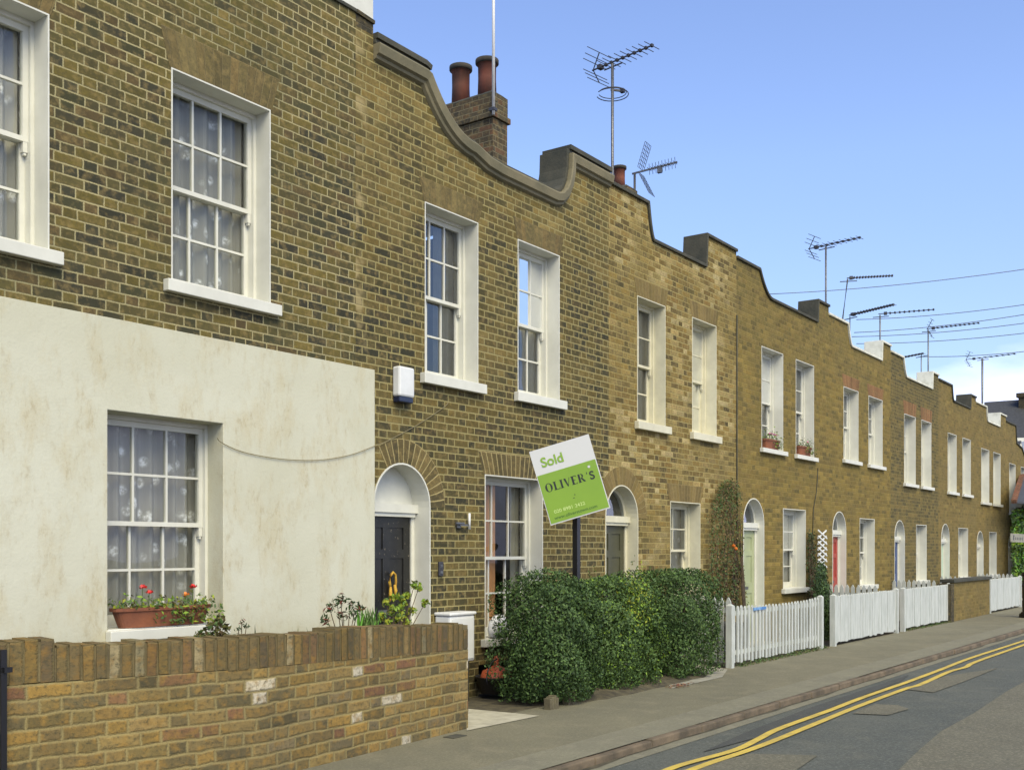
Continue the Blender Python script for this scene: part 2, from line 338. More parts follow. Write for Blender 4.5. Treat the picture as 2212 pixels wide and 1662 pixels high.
# pavement and road
def asphalt(name, c1, c2, c3, sc1=1.2, speck=0.5):
    k = N(name); MATS[name] = k.m
    tcn = k.n('ShaderNodeTexCoord'); vec = tcn.outputs['Object']
    c = k.mix(k.mr(k.noise(vec, sc1, 6, 0.65), 0.35, 0.65), c1, c2)
    c = k.mix(k.mr(k.noise(vec, sc1 * 3.7, 5, 0.6), 0.5, 0.70, 0, 0.7), c, c3)
    c = k.mix(k.mr(k.noise(vec, 42, 3, 0.75), 0.50, 0.68, 0.0, speck), c, tuple(min(1, x * 1.9) for x in c1[:3]) + (1,))
    c = k.mix(k.mr(k.noise(vec, 33, 4, 0.75), 0.50, 0.70, 0, speck), c, tuple(x * 0.45 for x in c1[:3]) + (1,))
    c = k.mix(k.mr(k.noise(vec, 5.5, 6, 0.7), 0.60, 0.74, 0, 0.35), c, tuple(x * 0.55 for x in c1[:3]) + (1,))
    k.l(c, k.b.inputs['Base Color']); k.b.inputs['Roughness'].default_value = 0.9; k.b.inputs['Specular IOR Level'].default_value = 0.25
    bp = k.n('ShaderNodeBump'); bp.inputs['Strength'].default_value = 0.6; bp.inputs['Distance'].default_value = 0.012
    k.l(k.noise(vec, 45, 5, 0.75), bp.inputs['Height']); k.l(bp.outputs[0], k.b.inputs['Normal'])
asphalt('pavement', q(114, 111, 92), q(102, 100, 84), q(124, 119, 99), 1.0, 0.35)
asphalt('pavement_grey', q(120, 118, 100), q(110, 108, 93), q(128, 124, 106), 1.5, 0.22)
asphalt('road', q(86, 89, 83), q(76, 80, 76), q(96, 97, 88), 0.8, 0.62)
asphalt('road_old', q(102, 100, 86), q(94, 92, 79), q(90, 90, 78), 0.9, 0.7)
asphalt('road_dark', q(74, 76, 73), q(68, 70, 67), q(82, 82, 77), 1.2, 0.3)

# ---------------------------------------------------------------- geometry helpers
COL = sc.collection
ORG = {}
class MB:
    def __init__(s): s.v = []; s.f = []; s.uv = []; s.mi = []
    def quad(s, pts, uv=None, mi=0):
        i = len(s.v); s.v += [tuple(p) for p in pts]; s.f.append(tuple(range(i, i + len(pts)))); s.uv.append(uv); s.mi.append(mi)
    def box(s, x0, x1, y0, y1, z0, z1, mi=0):
        a = [(x0, y0, z0), (x1, y0, z0), (x1, y1, z0), (x0, y1, z0), (x0, y0, z1), (x1, y0, z1), (x1, y1, z1), (x0, y1, z1)]
        s.hexa(a, mi)
    def hexa(s, a, mi=0):
        i = len(s.v); s.v += [tuple(p) for p in a]
        for f in ((0, 3, 2, 1), (4, 5, 6, 7), (0, 1, 5, 4), (1, 2, 6, 5), (2, 3, 7, 6), (3, 0, 4, 7)):
            s.f.append(tuple(i + j for j in f)); s.uv.append(None); s.mi.append(mi)
    def obox(s, c, ax, ay, az, mi=0):          # oriented box: centre and three half axes
        c, ax, ay, az = map(Vector, (c, ax, ay, az))
        s.hexa([c - ax - ay - az, c + ax - ay - az, c + ax + ay - az, c - ax + ay - az, c - ax - ay + az, c + ax - ay + az, c + ax + ay + az, c - ax + ay + az], mi)
    def bar(s, a, b, w, h=None, up=(0, 0, 1), mi=0):
        a, b = Vector(a), Vector(b); h = h or w; d = (b - a); ln = d.length; d.normalize(); up = Vector(up)
        if abs(d.dot(up)) > 0.99: up = Vector((1, 0, 0))
        sd_ = d.cross(up).normalized(); u2 = sd_.cross(d)
        s.obox((a + b) / 2, d * ln / 2, sd_ * w / 2, u2 * h / 2, mi)
    def tube(s, path, r, n=8, mi=0, cap=True, rs=None):
        path = [Vector(p) for p in path]; rings = []
        for i, p in enumerate(path):
            d = (path[min(i + 1, len(path) - 1)] - path[max(i - 1, 0)]).normalized()
            up = Vector((0, 0, 1)) if abs(d.z) < 0.95 else Vector((1, 0, 0))
            a = d.cross(up).normalized(); b = a.cross(d); rr = rs[i] if rs else r
            st = len(s.v); s.v += [tuple(p + (a * math.cos(t) + b * math.sin(t)) * rr) for t in (2 * math.pi * j / n for j in range(n))]; rings.append(st)
        for r0, r1 in zip(rings, rings[1:]):
            for j in range(n):
                s.f.append((r0 + j, r0 + (j + 1) % n, r1 + (j + 1) % n, r1 + j)); s.uv.append(None); s.mi.append(mi)
        if cap:
            for st in (rings[0], rings[-1]): s.f.append(tuple(range(st, st + n))); s.uv.append(None); s.mi.append(mi)
    def lathe(s, c, prof, n=16, mi=0):         # prof: (radius, z) around a vertical axis
        c = Vector(c); rings = []
        for r_, z in prof:
            st = len(s.v); s.v += [(c.x + r_ * math.cos(2 * math.pi * j / n), c.y + r_ * math.sin(2 * math.pi * j / n), c.z + z) for j in range(n)]; rings.append(st)
        for r0, r1 in zip(rings, rings[1:]):
            for j in range(n): s.f.append((r0 + j, r0 + (j + 1) % n, r1 + (j + 1) % n, r1 + j)); s.uv.append(None); s.mi.append(mi)
        for st in (rings[0], rings[-1]): s.f.append(tuple(range(st, st + n))); s.uv.append(None); s.mi.append(mi)
    def sweep(s, path, prof, mi=0, close_ends=True):   # path in the xz plane; prof = (offset along left normal, y)
        pts = [Vector((p[0], p[1])) for p in path]; rings = []
        for i, p in enumerate(pts):
            d0 = (pts[i] - pts[i - 1]).normalized() if i else (pts[1] - pts[0]).normalized()
            d1 = (pts[i + 1] - pts[i]).normalized() if i < len(pts) - 1 else d0
            n0, n1 = Vector((-d0.y, d0.x)), Vector((-d1.y, d1.x)); nn = (n0 + n1)
            nn = nn / max(0.25, nn.length_squared / 2) if nn.length > 1e-6 else n0
            st = len(s.v)
            for o, y in prof: s.v.append((p.x + nn.x * o, y, p.y + nn.y * o))
            rings.append(st)
        m = len(prof)
        for r0, r1 in zip(rings, rings[1:]):
            for j in range(m): s.f.append((r0 + j, r1 + j, r1 + (j + 1) % m, r0 + (j + 1) % m)); s.uv.append(None); s.mi.append(mi)
        if close_ends:
            for st in (rings[0], rings[-1]): s.f.append(tuple(range(st, st + m))); s.uv.append(None); s.mi.append(mi)
    def slab(s, outer, holes, y0, y1, mi=0):   # plate in the xz plane with holes
        loops = [outer] + holes
        tris = tessellate_polygon([[Vector((x, z, 0)) for x, z in lp] for lp in loops])
        flat = [p for lp in loops for p in lp]; i = len(s.v); n = len(flat)
        s.v += [(x, y0, z) for x, z in flat] + [(x, y1, z) for x, z in flat]
        for t in tris:
            s.f.append(tuple(i + j for j in t)); s.uv.append(None); s.mi.append(mi)
            s.f.append(tuple(i + n + j for j in reversed(t))); s.uv.append(None); s.mi.append(mi)
        o = 0
        for lp in loops:
            m = len(lp)
            for j in range(m):
                a, b = o + j, o + (j + 1) % m
                s.f.append((i + a, i + b, i + n + b, i + n + a)); s.uv.append(None); s.mi.append(mi)
            o += m
    def build(s, name, mats, parent=None, smooth=False, bevel=0.0):
        org = ORG.get(parent.name, Vector((0, 0, 0))) if parent else Vector((0, 0, 0))
        me = bpy.data.meshes.new(name)
        me.from_pydata([tuple(Vector(v) - org) for v in s.v], [], s.f)
        bm = bmesh.new(); bm.from_mesh(me)
        ul = bm.loops.layers.uv.new('uv'); bm.faces.ensure_lookup_table()
        bm.normal_update()
        for i, f in enumerate(bm.faces):
            u = s.uv[i]; f.material_index = s.mi[i]; f.smooth = smooth
            nn = f.normal; ax = max(range(3), key=lambda a_: abs(nn[a_]))
            for j, lp in enumerate(f.loops):
                if u: lp[ul].uv = u[j]
                else:
                    c = lp.vert.co + org
                    lp[ul].uv = ((c.y, c.z), (c.x, c.z), (c.x, c.y))[ax] if ax != 0 else (c.y + 0.11, c.z)
        if not any(s.uv): bmesh.ops.recalc_face_normals(bm, faces=bm.faces)
        bm.to_mesh(me); bm.free()
        if isinstance(mats, str): mats = [mats]
        for m in mats: me.materials.append(MATS[m])
        o = bpy.data.objects.new(name, me); COL.objects.link(o)
        if parent: o.parent = parent
        ORG[o.name] = org
        if bevel:
            b = o.modifiers.new('bevel', 'BEVEL'); b.width = bevel; b.segments = 2; b.limit_method = 'ANGLE'
        return o

def tag(o, label=None, cat=None, group=None, kind=None):
    if label: o['label'] = label
    if cat: o['category'] = cat
    if group: o['group'] = group
    if kind: o['kind'] = kind
    return o
def thing(name, loc, label, cat, group=None):
    o = bpy.data.objects.new(name, None); COL.objects.link(o); o.location = loc; o.empty_display_size = 0.2
    ORG[o.name] = Vector(loc); return tag(o, label, cat, group)
def struct(name, mb, mats, **kw): return tag(mb.build(name, mats, **kw), kind='structure')

def leaves(name, pts, nrm, size, mats, weights, parent=None, jit=0.9, aspect=0.5, seed=1):
    rng = np.random.default_rng(seed); n = len(pts); org = np.array(ORG.get(parent.name, Vector((0, 0, 0))) if parent else (0, 0, 0))
    nn = nrm + rng.normal(0, jit, (n, 3)); nn /= np.linalg.norm(nn, axis=1)[:, None] + 1e-9
    t = rng.normal(0, 1, (n, 3)); t -= nn * (t * nn).sum(1)[:, None]; t /= np.linalg.norm(t, axis=1)[:, None] + 1e-9
    b = np.cross(nn, t); s = (size * rng.uniform(0.6, 1.35, n))[:, None]
    c = pts - org; fold = nn * s * 0.12
    V = np.stack([c - t * s, c + b * s * aspect + fold, c + t * s, c - b * s * aspect + fold], 1).reshape(-1, 3)
    me = bpy.data.meshes.new(name); me.vertices.add(4 * n); me.vertices.foreach_set('co', V.ravel())
    me.loops.add(4 * n); me.loops.foreach_set('vertex_index', np.arange(4 * n, dtype=np.int32))
    me.polygons.add(n); me.polygons.foreach_set('loop_start', np.arange(0, 4 * n, 4, dtype=np.int32))
    me.polygons.foreach_set('material_index', rng.choice(len(mats), n, p=np.array(weights) / sum(weights)).astype(np.int32))
    for m in mats: me.materials.append(MATS[m])
    me.update(calc_edges=True); me.validate()
    o = bpy.data.objects.new(name, me); COL.objects.link(o)
    if parent: o.parent = parent
    ORG[o.name] = Vector(org); return o

def ellip(c, r, n, seed, shell=0.75, power=2.6, lumps=0.12):
    rng = np.random.default_rng(seed)
    d = rng.normal(0, 1, (n, 3)); d /= np.linalg.norm(d, axis=1)[:, None]
    k_ = (np.abs(d) ** power).sum(1) ** (-1 / power)
    ph = rng.uniform(0, 6, (5, 3)); fr_ = rng.uniform(2, 5.5, (5, 3)); lump = np.zeros(n)
    for i in range(5): lump += np.sin((d * fr_[i]).sum(1) * 2 + ph[i, 0]) * lumps / 3
    rad = np.where(rng.random(n) < shell, 1 - np.abs(rng.normal(0, 0.08, n)), rng.random(n) ** 0.5)
    p = d * (k_ * (1 + lump) * rad)[:, None] * np.array(r) + np.array(c)
    return p, d

# ---------------------------------------------------------------- ground
def sheet(name, x0, x1, y0, y1, z, mat):
    m = MB(); m.quad([(x0, y0, z), (x1, y0, z), (x1, y1, z), (x0, y1, z)]); return struct(name, m, mat)
KY = -2.85                                     # outer kerb line
sheet('ground', -400, 500, -400, 400, -0.25, 'soil')
RZ = -0.065
sheet('road', -60, 160, -10.0, KY + 0.01, RZ, 'road')
m = MB(); m.box(-60, 160, -14, -10.0, -0.24, 0.0); struct('far_pavement', m, 'pavement')
m = MB(); m.quad([(-60, KY + 0.125, 0), (160, KY + 0.125, 0), (160, -1.02, 0), (-60, -1.02, 0)]); struct('pavement', m, 'pavement')
m = MB(); m.quad([(-60, KY + 0.055, 0.008), (160, KY + 0.055, 0.008), (160, KY + 0.48, 0.008), (-60, KY + 0.44, 0.008)]); struct('pavement_strip', m, 'pavement_grey')
m = MB(); m.quad([(-60, -1.02, -0.004), (160, -1.02, -0.004), (160, 0.2, -0.004), (-60, 0.2, -0.004)]); struct('garden_ground', m, 'soil')
m = MB(); x = -20.0; rk = random.Random(3)     # kerb stones laid end to end
while x < 90:
    ln = rk.uniform(0.85, 0.95); o = rk.uniform(-0.008, 0.008); h = rk.uniform(-0.004, 0.006)
    m.box(x, x + ln - 0.008, KY + o, KY + 0.125, -0.2, h); x += ln
tag(m.build('kerb', 'kerb_stone', bevel=0.012), kind='structure')
m = MB()
def strip(m, pts, w, z):
    pts = [Vector(p) for p in pts]; L_, R_ = [], []
    for i, p in enumerate(pts):
        d = (pts[min(i + 1, len(pts) - 1)] - pts[max(i - 1, 0)]); d.z = 0; d.normalize(); n_ = Vector((-d.y, d.x, 0))
        L_.append((p.x + n_.x * w / 2, p.y + n_.y * w / 2, z)); R_.append((p.x - n_.x * w / 2, p.y - n_.y * w / 2, z))
    for i in range(len(pts) - 1): m.quad([R_[i], R_[i + 1], L_[i + 1], L_[i]])
m.quad([(-20, KY - 0.14, RZ + 0.004), (90, KY - 0.14, RZ + 0.004), (90, KY + 0.005, RZ + 0.004), (-20, KY + 0.005, RZ + 0.004)]); struct('gutter', m, 'pavement_grey')
m = MB(); rk = random.Random(4); xs = [(-20 + 0.5 * i) for i in range(220)]; ws = [0.015 + 0.05 * rk.random() ** 2 for _ in xs]
for i in range(219): m.quad([(xs[i], KY - ws[i], RZ + 0.008), (xs[i + 1], KY - ws[i + 1], RZ + 0.008), (xs[i + 1], KY + 0.005, RZ + 0.008), (xs[i], KY + 0.005, RZ + 0.008)])
struct('gutter_dirt', m, 'soil')
zz = lambda a, b: (1440 + a * 0.349, 1440 + b * 0.349)
def patch(name, pts, mat, z): m = MB(); m.quad([G(*p, RZ).xy.to_3d() + Vector((0, 0, z)) for p in pts]); struct(name, m, mat)
patch('road_surface_old', [(1890, 1700), zz(1440, 637), zz(1560, 520), zz(1700, 400), zz(1900, 290), zz(2110, 150), (2300, 1425), (2420, 1640)], 'road_old', RZ + 0.008)
patch('road_repair', [zz(520, 540), zz(935, 550), zz(790, 650), zz(100, 720), zz(0, 660)], 'road_old', RZ + 0.008)
patch('road_repair_small', [zz(1150, 290), zz(1290, 232), zz(1430, 238), zz(1500, 262), zz(1370, 300)], 'road_old', RZ + 0.008)
patch('road_repair_far', [zz(1480, 140), zz(1720, 60), zz(2050, 8), zz(1840, 92), zz(1650, 160)], 'road_old', RZ + 0.008)
patch('road_repair_dark', [zz(220, 530), zz(480, 410), zz(900, 250), zz(1500, 50), zz(1450, 90), zz(900, 300), zz(560, 440)], 'road_dark', RZ + 0.008)
def smooth(pts, n=6):
    out = []
    for i in range(len(pts) - 1):
        p0, p1, p2, p3 = pts[max(i - 1, 0)], pts[i], pts[i + 1], pts[min(i + 2, len(pts) - 1)]
        for j in range(n):
            t = j / n; out.append(0.5 * ((2 * p1) + (p2 - p0) * t + (2 * p0 - 5 * p1 + 4 * p2 - p3) * t * t + (3 * p1 - p0 - 3 * p2 + p3) * t ** 3))
    return out + [pts[-1]]
l1 = [zz(-150, 720), zz(60, 622), zz(420, 520), zz(570, 450), zz(700, 385), zz(1000, 276), zz(1200, 198), zz(1400, 128), zz(1500, 93), zz(1700, 18), (2100, 1420.5), (2212, 1384), (2330, 1343)]
l2 = [zz(20, 695), zz(240, 610), zz(520, 516), zz(700, 447), zz(960, 340), zz(1200, 242), zz(1480, 138), zz(1570, 112), zz(1750, 32), zz(1850, 4), (2110, 1429), (2212, 1393), (2330, 1351)]
for ln in (l1, l2):
    pts = [G(*p, RZ) for p in ln]; pts = smooth(pts); y_ = pts[-1].y
    pts.append(Vector((90, y_, 0)))
    m = MB(); strip(m, pts, 0.072, RZ + 0.012); struct('yellow_line', m, 'yellow_line')

c_ = G(985, 1590); m = MB(); m.box(c_.x - 0.09, c_.x + 0.09, c_.y - 0.05, c_.y + 0.07, 0.0, 0.006); tag(m.build('stopcock_cover', 'coping_dark', bevel=0.002), 'small dark iron cover set in the pavement by the garden wall end', 'cover')
# ---------------------------------------------------------------- houses
def arc(cx, cz, r, a0, a1, n): return [(cx + r * math.cos(R(a0 + (a1 - a0) * i / n)), cz + r * math.sin(R(a0 + (a1 - a0) * i / n))) for i in range(n + 1)]
def rect(x0, x1, z0, z1): return [(x0, z0), (x1, z0), (x1, z1), (x0, z1)]
def door_hole(x0, x1, zs, z0=-0.1):
    r = (x1 - x0) / 2; return [(x0, z0), (x1, z0)] + arc((x0 + x1) / 2, zs, r, 0, 180, 20)

def window(house, x0, x1, z0, z1, paint='white_paint', cols=3, rev=0.20, curtain='none', sill_z=0.085, liner=True, y0=0.0, sill_w=0.075, ft=True):
    w_, rw = MB(), MB()
    e = 0.012 if liner else 0.0
    if liner:                                   # painted reveal lining, standing a few mm proud of the bricks
        w_.box(x0, x0 + e, y0 - 0.005, rev, z0, z1); w_.box(x1 - e, x1, y0 - 0.005, rev, z0, z1); w_.box(x0 + e, x1 - e, y0 - 0.005, rev, z1 - e, z1)
    fx0, fx1, fz1 = x0 + e, x1 - e, z1 - e
    jb = 0.028                                  # visible box frame
    w_.box(fx0, fx0 + jb, rev - 0.03, rev + 0.10, z0, fz1); w_.box(fx1 - jb, fx1, rev - 0.03, rev + 0.10, z0, fz1); w_.box(fx0 + jb, fx1 - jb, rev - 0.03, rev + 0.10, fz1 - 0.035, fz1)
    win = w_.build('window', paint, house)
    s_ = MB(); s_.box(x0 - sill_w, x1 + sill_w, y0 - 0.07, y0 - 0.001, z0 - sill_z, z0 + 0.004); s_.box(x0, x1, y0 - 0.001, rev + 0.1, z0 - 0.03, z0 + 0.012)
    s_.build('sill', paint, win, bevel=0.006)
    gx0, gx1, gz0, gz1 = fx0 + jb, fx1 - jb, z0 + 0.012, fz1 - 0.035
    zm = (gz0 + gz1) / 2; g = MB()
    for nm, a, b, y, br, tr_ in (('upper_sash', zm - 0.018, gz1, rev, 0.036, 0.045), ('lower_sash', gz0, zm + 0.018, rev + 0.045, 0.09, 0.036)):
        f = MB(); st_ = 0.04
        f.box(gx0, gx0 + st_, y, y + 0.04, a, b); f.box(gx1 - st_, gx1, y, y + 0.04, a, b)
        f.box(gx0 + st_, gx1 - st_, y, y + 0.04, a, a + br); f.box(gx0 + st_, gx1 - st_, y, y + 0.04, b - tr_, b)
        bx0, bx1, bz0, bz1 = gx0 + st_, gx1 - st_, a + br, b - tr_
        for c in range(1, cols):
            xx = bx0 + (bx1 - bx0) * c / cols; f.box(xx - 0.0095, xx + 0.0095, y + 0.004, y + 0.032, bz0, bz1)
        zz_ = (bz0 + bz1) / 2; f.box(bx0, bx1, y + 0.006, y + 0.034, zz_ - 0.0095, zz_ + 0.0095)
        if ft and nm == 'upper_sash':
            for xx in (gx0 + 0.02, gx1 - 0.02): f.box(xx - 0.017, xx + 0.017, y + 0.002, y + 0.036, a - 0.075, a); f.box(xx - 0.010, xx + 0.010, y + 0.006, y + 0.032, a - 0.095, a - 0.075)
        f.build(nm, paint, win)
        g.quad([(bx0, y + 0.02, bz0), (bx1, y + 0.02, bz0), (bx1, y + 0.02, bz1), (bx0, y + 0.02, bz1)])
    g.build('pane', 'glass_clear' if curtain in ('net', 'warm') else 'glass', win)
    yc = rev + 0.135
    def drape(xa, xb, za, zb, mat, amp=0.02, per=0.11, yy=yc, name='curtain'):
        c = MB(); n_ = max(8, int((xb - xa) / 0.016)); rr = random.Random(int(x0 * 100))
        xs = [xa + (xb - xa) * i / n_ for i in range(n_ + 1)]; ph = rr.uniform(0, 6)
        ys = [yy + amp * math.sin(2 * math.pi * x / per + ph + 1.3 * math.sin(x * 9)) for x in xs]
        for i in range(n_): c.quad([(xs[i], ys[i], za), (xs[i + 1], ys[i + 1], za), (xs[i + 1], ys[i + 1], zb), (xs[i], ys[i], zb)])
        c.build(name, mat, win, smooth=True)
    if curtain == 'net': drape(x0 - 0.1, x1 + 0.1, z0 - 0.02, z1 + 0.05, 'net_curtain', 0.028, 0.13)
    if curtain == 'side': drape(x1 - 0.34, x1 + 0.1, z0 - 0.02, z1 + 0.05, 'curtain_grey', 0.02, 0.10); drape(x0 - 0.1, x0 + 0.08, z0 - 0.02, z1 + 0.05, 'curtain_grey', 0.02, 0.10)
    if curtain == 'warm': drape(x0 + 0.16, x0 + 0.62, z0 - 0.02, z1 + 0.05, 'curtain_tan', 0.010, 0.3, yy=rev + 0.11); drape(x1 - 0.2, x1 + 0.1, z0 - 0.02, z1 + 0.05, 'curtain_grey', 0.02, 0.10)
    if curtain == 'blind': drape(x0 - 0.05, x1 + 0.05, z0 - 0.02, z1 + 0.05, 'net_curtain', 0.004, 0.2)
    return win

def flat_arch(house, x0, x1, z1, h, mat, sp=0.09, off=0.003):
    a = MB(); n_ = 14
    for i in range(n_):
        t0, t1 = i / n_, (i + 1) / n_; f = lambda t, k_: (x0 - sp * k_ + (x1 - x0 + 2 * sp * k_) * t)
        a.quad([(f(t0, 0.15), -off, z1), (f(t1, 0.15), -off, z1), (f(t1, 1), -off, z1 + h), (f(t0, 1), -off, z1 + h)],
               uv=[(x0 + (x1 - x0) * t0, 0.005), (x0 + (x1 - x0) * t1, 0.005), (x0 + (x1 - x0) * t1, 0.233), (x0 + (x1 - x0) * t0, 0.233)])
    a.build('brick_arch', mat, house)
def round_arch(house, cx, zs, r, h, mat, a0=0, a1=180):
    a = MB(); n_ = 28
    for i in range(n_):
        t0, t1 = R(a0 + (a1 - a0) * i / n_), R(a0 + (a1 - a0) * (i + 1) / n_); ra = r + h / 2
        p = lambda rr, t: (cx + rr * math.cos(t), -0.003, zs + rr * math.sin(t))
        a.quad([p(r, t1), p(r, t0), p(r + h, t0), p(r + h, t1)], uv=[(t1 * ra, 0.005), (t0 * ra, 0.005), (t0 * ra, 0.231), (t1 * ra, 0.231)])
    a.build('brick_arch', mat, house)

def door(house, x0, x1, zs, leaf, paint='white_paint', fan='glass', rev=0.22):
    cx, r = (x0 + x1) / 2, (x1 - x0) / 2; zt = zs - 0.0
    fr_ = MB(); path = [(x0, -0.02), (x0, zs)] + arc(cx, zs, r, 180, 0, 20)[1:-1] + [(x1, zs), (x1, -0.02)]
    fr_.sweep(path, [(0, -0.008), (0, rev), (-0.016, rev), (-0.016, -0.008)])
    e = 0.016
    fr_.box(x0 + e, x0 + 0.06, rev - 0.02, rev + 0.05, 0, zs - 0.06); fr_.box(x1 - 0.06, x1 - e, rev - 0.02, rev + 0.05, 0, zs - 0.06)
    fr_.box(x0 + e, x1 - e, rev - 0.075, rev + 0.05, zt - 0.06, zt + 0.025)
    fr_.box(x0 + e + 0.02, x1 - e - 0.02, rev - 0.055, rev + 0.05, zt - 0.10, zt - 0.06)
    d = MB(); lx0, lx1, lz1 = x0 + 0.06, x1 - 0.06, zt - 0.10; y = rev
    d.box(lx0, lx1, y + 0.012, y + 0.04, 0.06, lz1)
    wd = lx1 - lx0                                # stiles and rails stand proud of the panels
    for a, b in ((lx0, lx0 + 0.1), (lx1 - 0.1, lx1), (lx0 + wd / 2 - 0.045, lx0 + wd / 2 + 0.045)): d.box(a, b, y, y + 0.0125, 0.06, lz1)
    for a, b in ((0.06, 0.26), (0.86, 1.04), (lz1 - 0.42, lz1 - 0.33), (lz1 - 0.11, lz1)):
        for c0, c1 in ((lx0 + 0.1, lx0 + wd / 2 - 0.045), (lx0 + wd / 2 + 0.045, lx1 - 0.1)): d.box(c0, c1, y, y + 0.0125, a, b)
    do = d.build('door', leaf, house)
    fr_.build('door_frame', paint, do)
    f = MB(); f.slab([(x0 + e, zt + 0.02), (x1 - e, zt + 0.02)] + arc(cx, zs, r - e, 3, 177, 18), [], rev, rev + 0.012)
    f.build('fanlight', 'glass' if fan == 'glass' else paint, do)
    if fan == 'glass':
        b = MB(); b.sweep(arc(cx, zs, r - e, 178, 2, 20), [(0, rev - 0.01), (0, rev + 0.03), (-0.045, rev + 0.03), (-0.045, rev - 0.01)]); b.build('fanlight_rim', paint, do)
    h_ = MB(); h_.box(cx - 0.12, cx + 0.12, y - 0.008, y, 0.93, 0.975); h_.build('letter_plate', 'alu', do)
    s_ = MB(); s_.box(x0 - 0.05, x1 + 0.05, -0.28, rev + 0.1, -0.05, 0.055); s_.build('doorstep', 'stone_pale', do, bevel=0.01)
    return do

def coping(house, path, mat, t=0.045, y0=-0.035, y1=0.37):
    m_ = MB(); m_.sweep(path, [(0.0, y0), (0.0, y1), (t, y1), (t, y0)]); m_.build('coping', mat, house, bevel=0.006)

def ogee(x0, z0, x1, z1, n=10, k=0.5):            # drop from a high shelf to a low one
    out = []
    for i in range(n + 1):
        t = i / n; out.append((x0 + (x1 - x0) * (t ** 1.0), z0 + (z1 - z0) * (1 - (1 - t) ** 2.2 if k > 0.5 else (3 * t * t - 2 * t ** 3))))
    return out

HOUSES = [
 # name x0 x1 | high z, low z | drop x, low start x, low end x, rise x | brick, coping
 dict(n='B', x0=7.42, x1=12.08, hi=6.42, lo=5.83, drop=(8.45, 9.05), rise=(10.78, 11.07), brick='brick_dark_stock', cop='coping_dark', up=[(8.42, 9.31), (10.05, 10.92)], uz=(3.36, 5.11),
      dn=(9.43, 10.56), dz=(0.60, 2.40), door=(7.655, 8.505, 2.01), leaf='door_black', gz=0.24, ga='brick_gauged', g2='brick_gauged_dark',
      lab='dark brick terraced house with black front door and moulded wavy cornice'),
 dict(n='C', x0=12.08, x1=16.05, hi=6.30, lo=5.82, drop=(13.10, 13.28), rise=(14.78, 14.98), brick='brick_patchy', cop='coping_dark', up=[(12.83, 13.64), (14.48, 15.31)], uz=(3.30, 5.00),
      dn=(13.79, 14.75), dz=(0.9, 2.27), door=(11.99, 12.85, 2.0), leaf='door_olive', ga='brick_gauged', gz=0.24, g2='brick_gauged', cream=True,
      lab='patchy pale brick terraced house with dark olive door behind the sold board'),
 dict(n='D', x0=16.05, x1=20.30, hi=6.20, lo=5.80, drop=(16.95, 17.5), rise=(19.42, 19.72), brick='brick_golden', cop='coping_dark', up=[(17.06, 18.0), (18.60, 19.50)], uz=(3.27, 4.97),
      dn=(18.0, 19.08), dz=(0.9, 2.30), door=(16.31, 17.16, 2.0), leaf='door_sage', ga='brick_golden', gz=0.0, g2=None,
      lab='golden brick terraced house with sage green door and two upstairs flower boxes'),
 dict(n='E', x0=20.30, x1=24.25, hi=6.05, lo=5.64, drop=(21.36, 21.62), rise=(23.40, 23.62), brick='brick_golden', cop='coping_white', up=[(21.14, 22.04), (22.70, 23.65)], uz=(3.36, 4.80),
      dn=(22.13, 23.10), dz=(0.85, 2.23), door=(20.50, 21.28, 1.94), leaf='door_red', ga='brick_gauged_red', gz=0.24, g2=None,
      lab='golden brick terraced house with red front door and white coping'),
 dict(n='F', x0=24.25, x1=28.25, hi=5.93, lo=5.52, drop=(25.17, 25.45), rise=(27.45, 27.68), brick='brick_soot', cop='coping_white', up=[(25.27, 26.20), (26.69, 27.57)], uz=(3.10, 4.69),
      dn=(26.25, 27.15), dz=(0.85, 2.18), door=(24.53, 25.31, 1.86), leaf='door_blue', ga='brick_gauged_red', gz=0.3, g2=None,
      lab='sooty brown brick terraced house with bright blue front door'),
 dict(n='G', x0=28.25, x1=32.25, hi=5.83, lo=5.45, drop=(29.52, 29.7), rise=(31.3, 31.6), brick='brick_tawny', cop='coping_dark', up=[(29.15, 30.05), (30.70, 31.62)], uz=(3.08, 4.60),
      dn=(30.25, 31.3), dz=(0.85, 2.17), door=(28.50, 29.32, 1.84), leaf='door_mint', ga='brick_tawny', gz=0, g2=None,
      lab='tawny brick terraced house with pale mint door behind low brick garden wall'),
 dict(n='H', x0=32.25, x1=36.2, hi=5.70, lo=5.30, drop=(33.49, 33.66), rise=(35.0, 35.3), brick='brick_tawny', cop='coping_white', up=[(32.88, 33.88), (34.42, 35.42)], uz=(2.95, 4.49),
      dn=(33.88, 34.86), dz=(0.85, 2.11), door=(32.34, 33.14, 1.72), leaf='white_paint', ga='brick_tawny', gz=0, g2=None,
      lab='tawny brick terraced house with white front door behind the farthest picket fence'),
 dict(n='I', x0=36.2, x1=40.4, hi=5.55, lo=5.0, drop=(37.6, 37.8), rise=None, brick='brick_tawny', cop='coping_dark', up=[(36.68, 37.64), (38.5, 39.4)], uz=(2.75, 4.31),
      dn=(37.9, 38.8), dz=(0.85, 2.05), door=(36.55, 37.35, 1.66), leaf='door_pink', ga='brick_tawny', gz=0, g2=None,
      lab='last tawny brick house of the terrace with pinkish front door'),
]
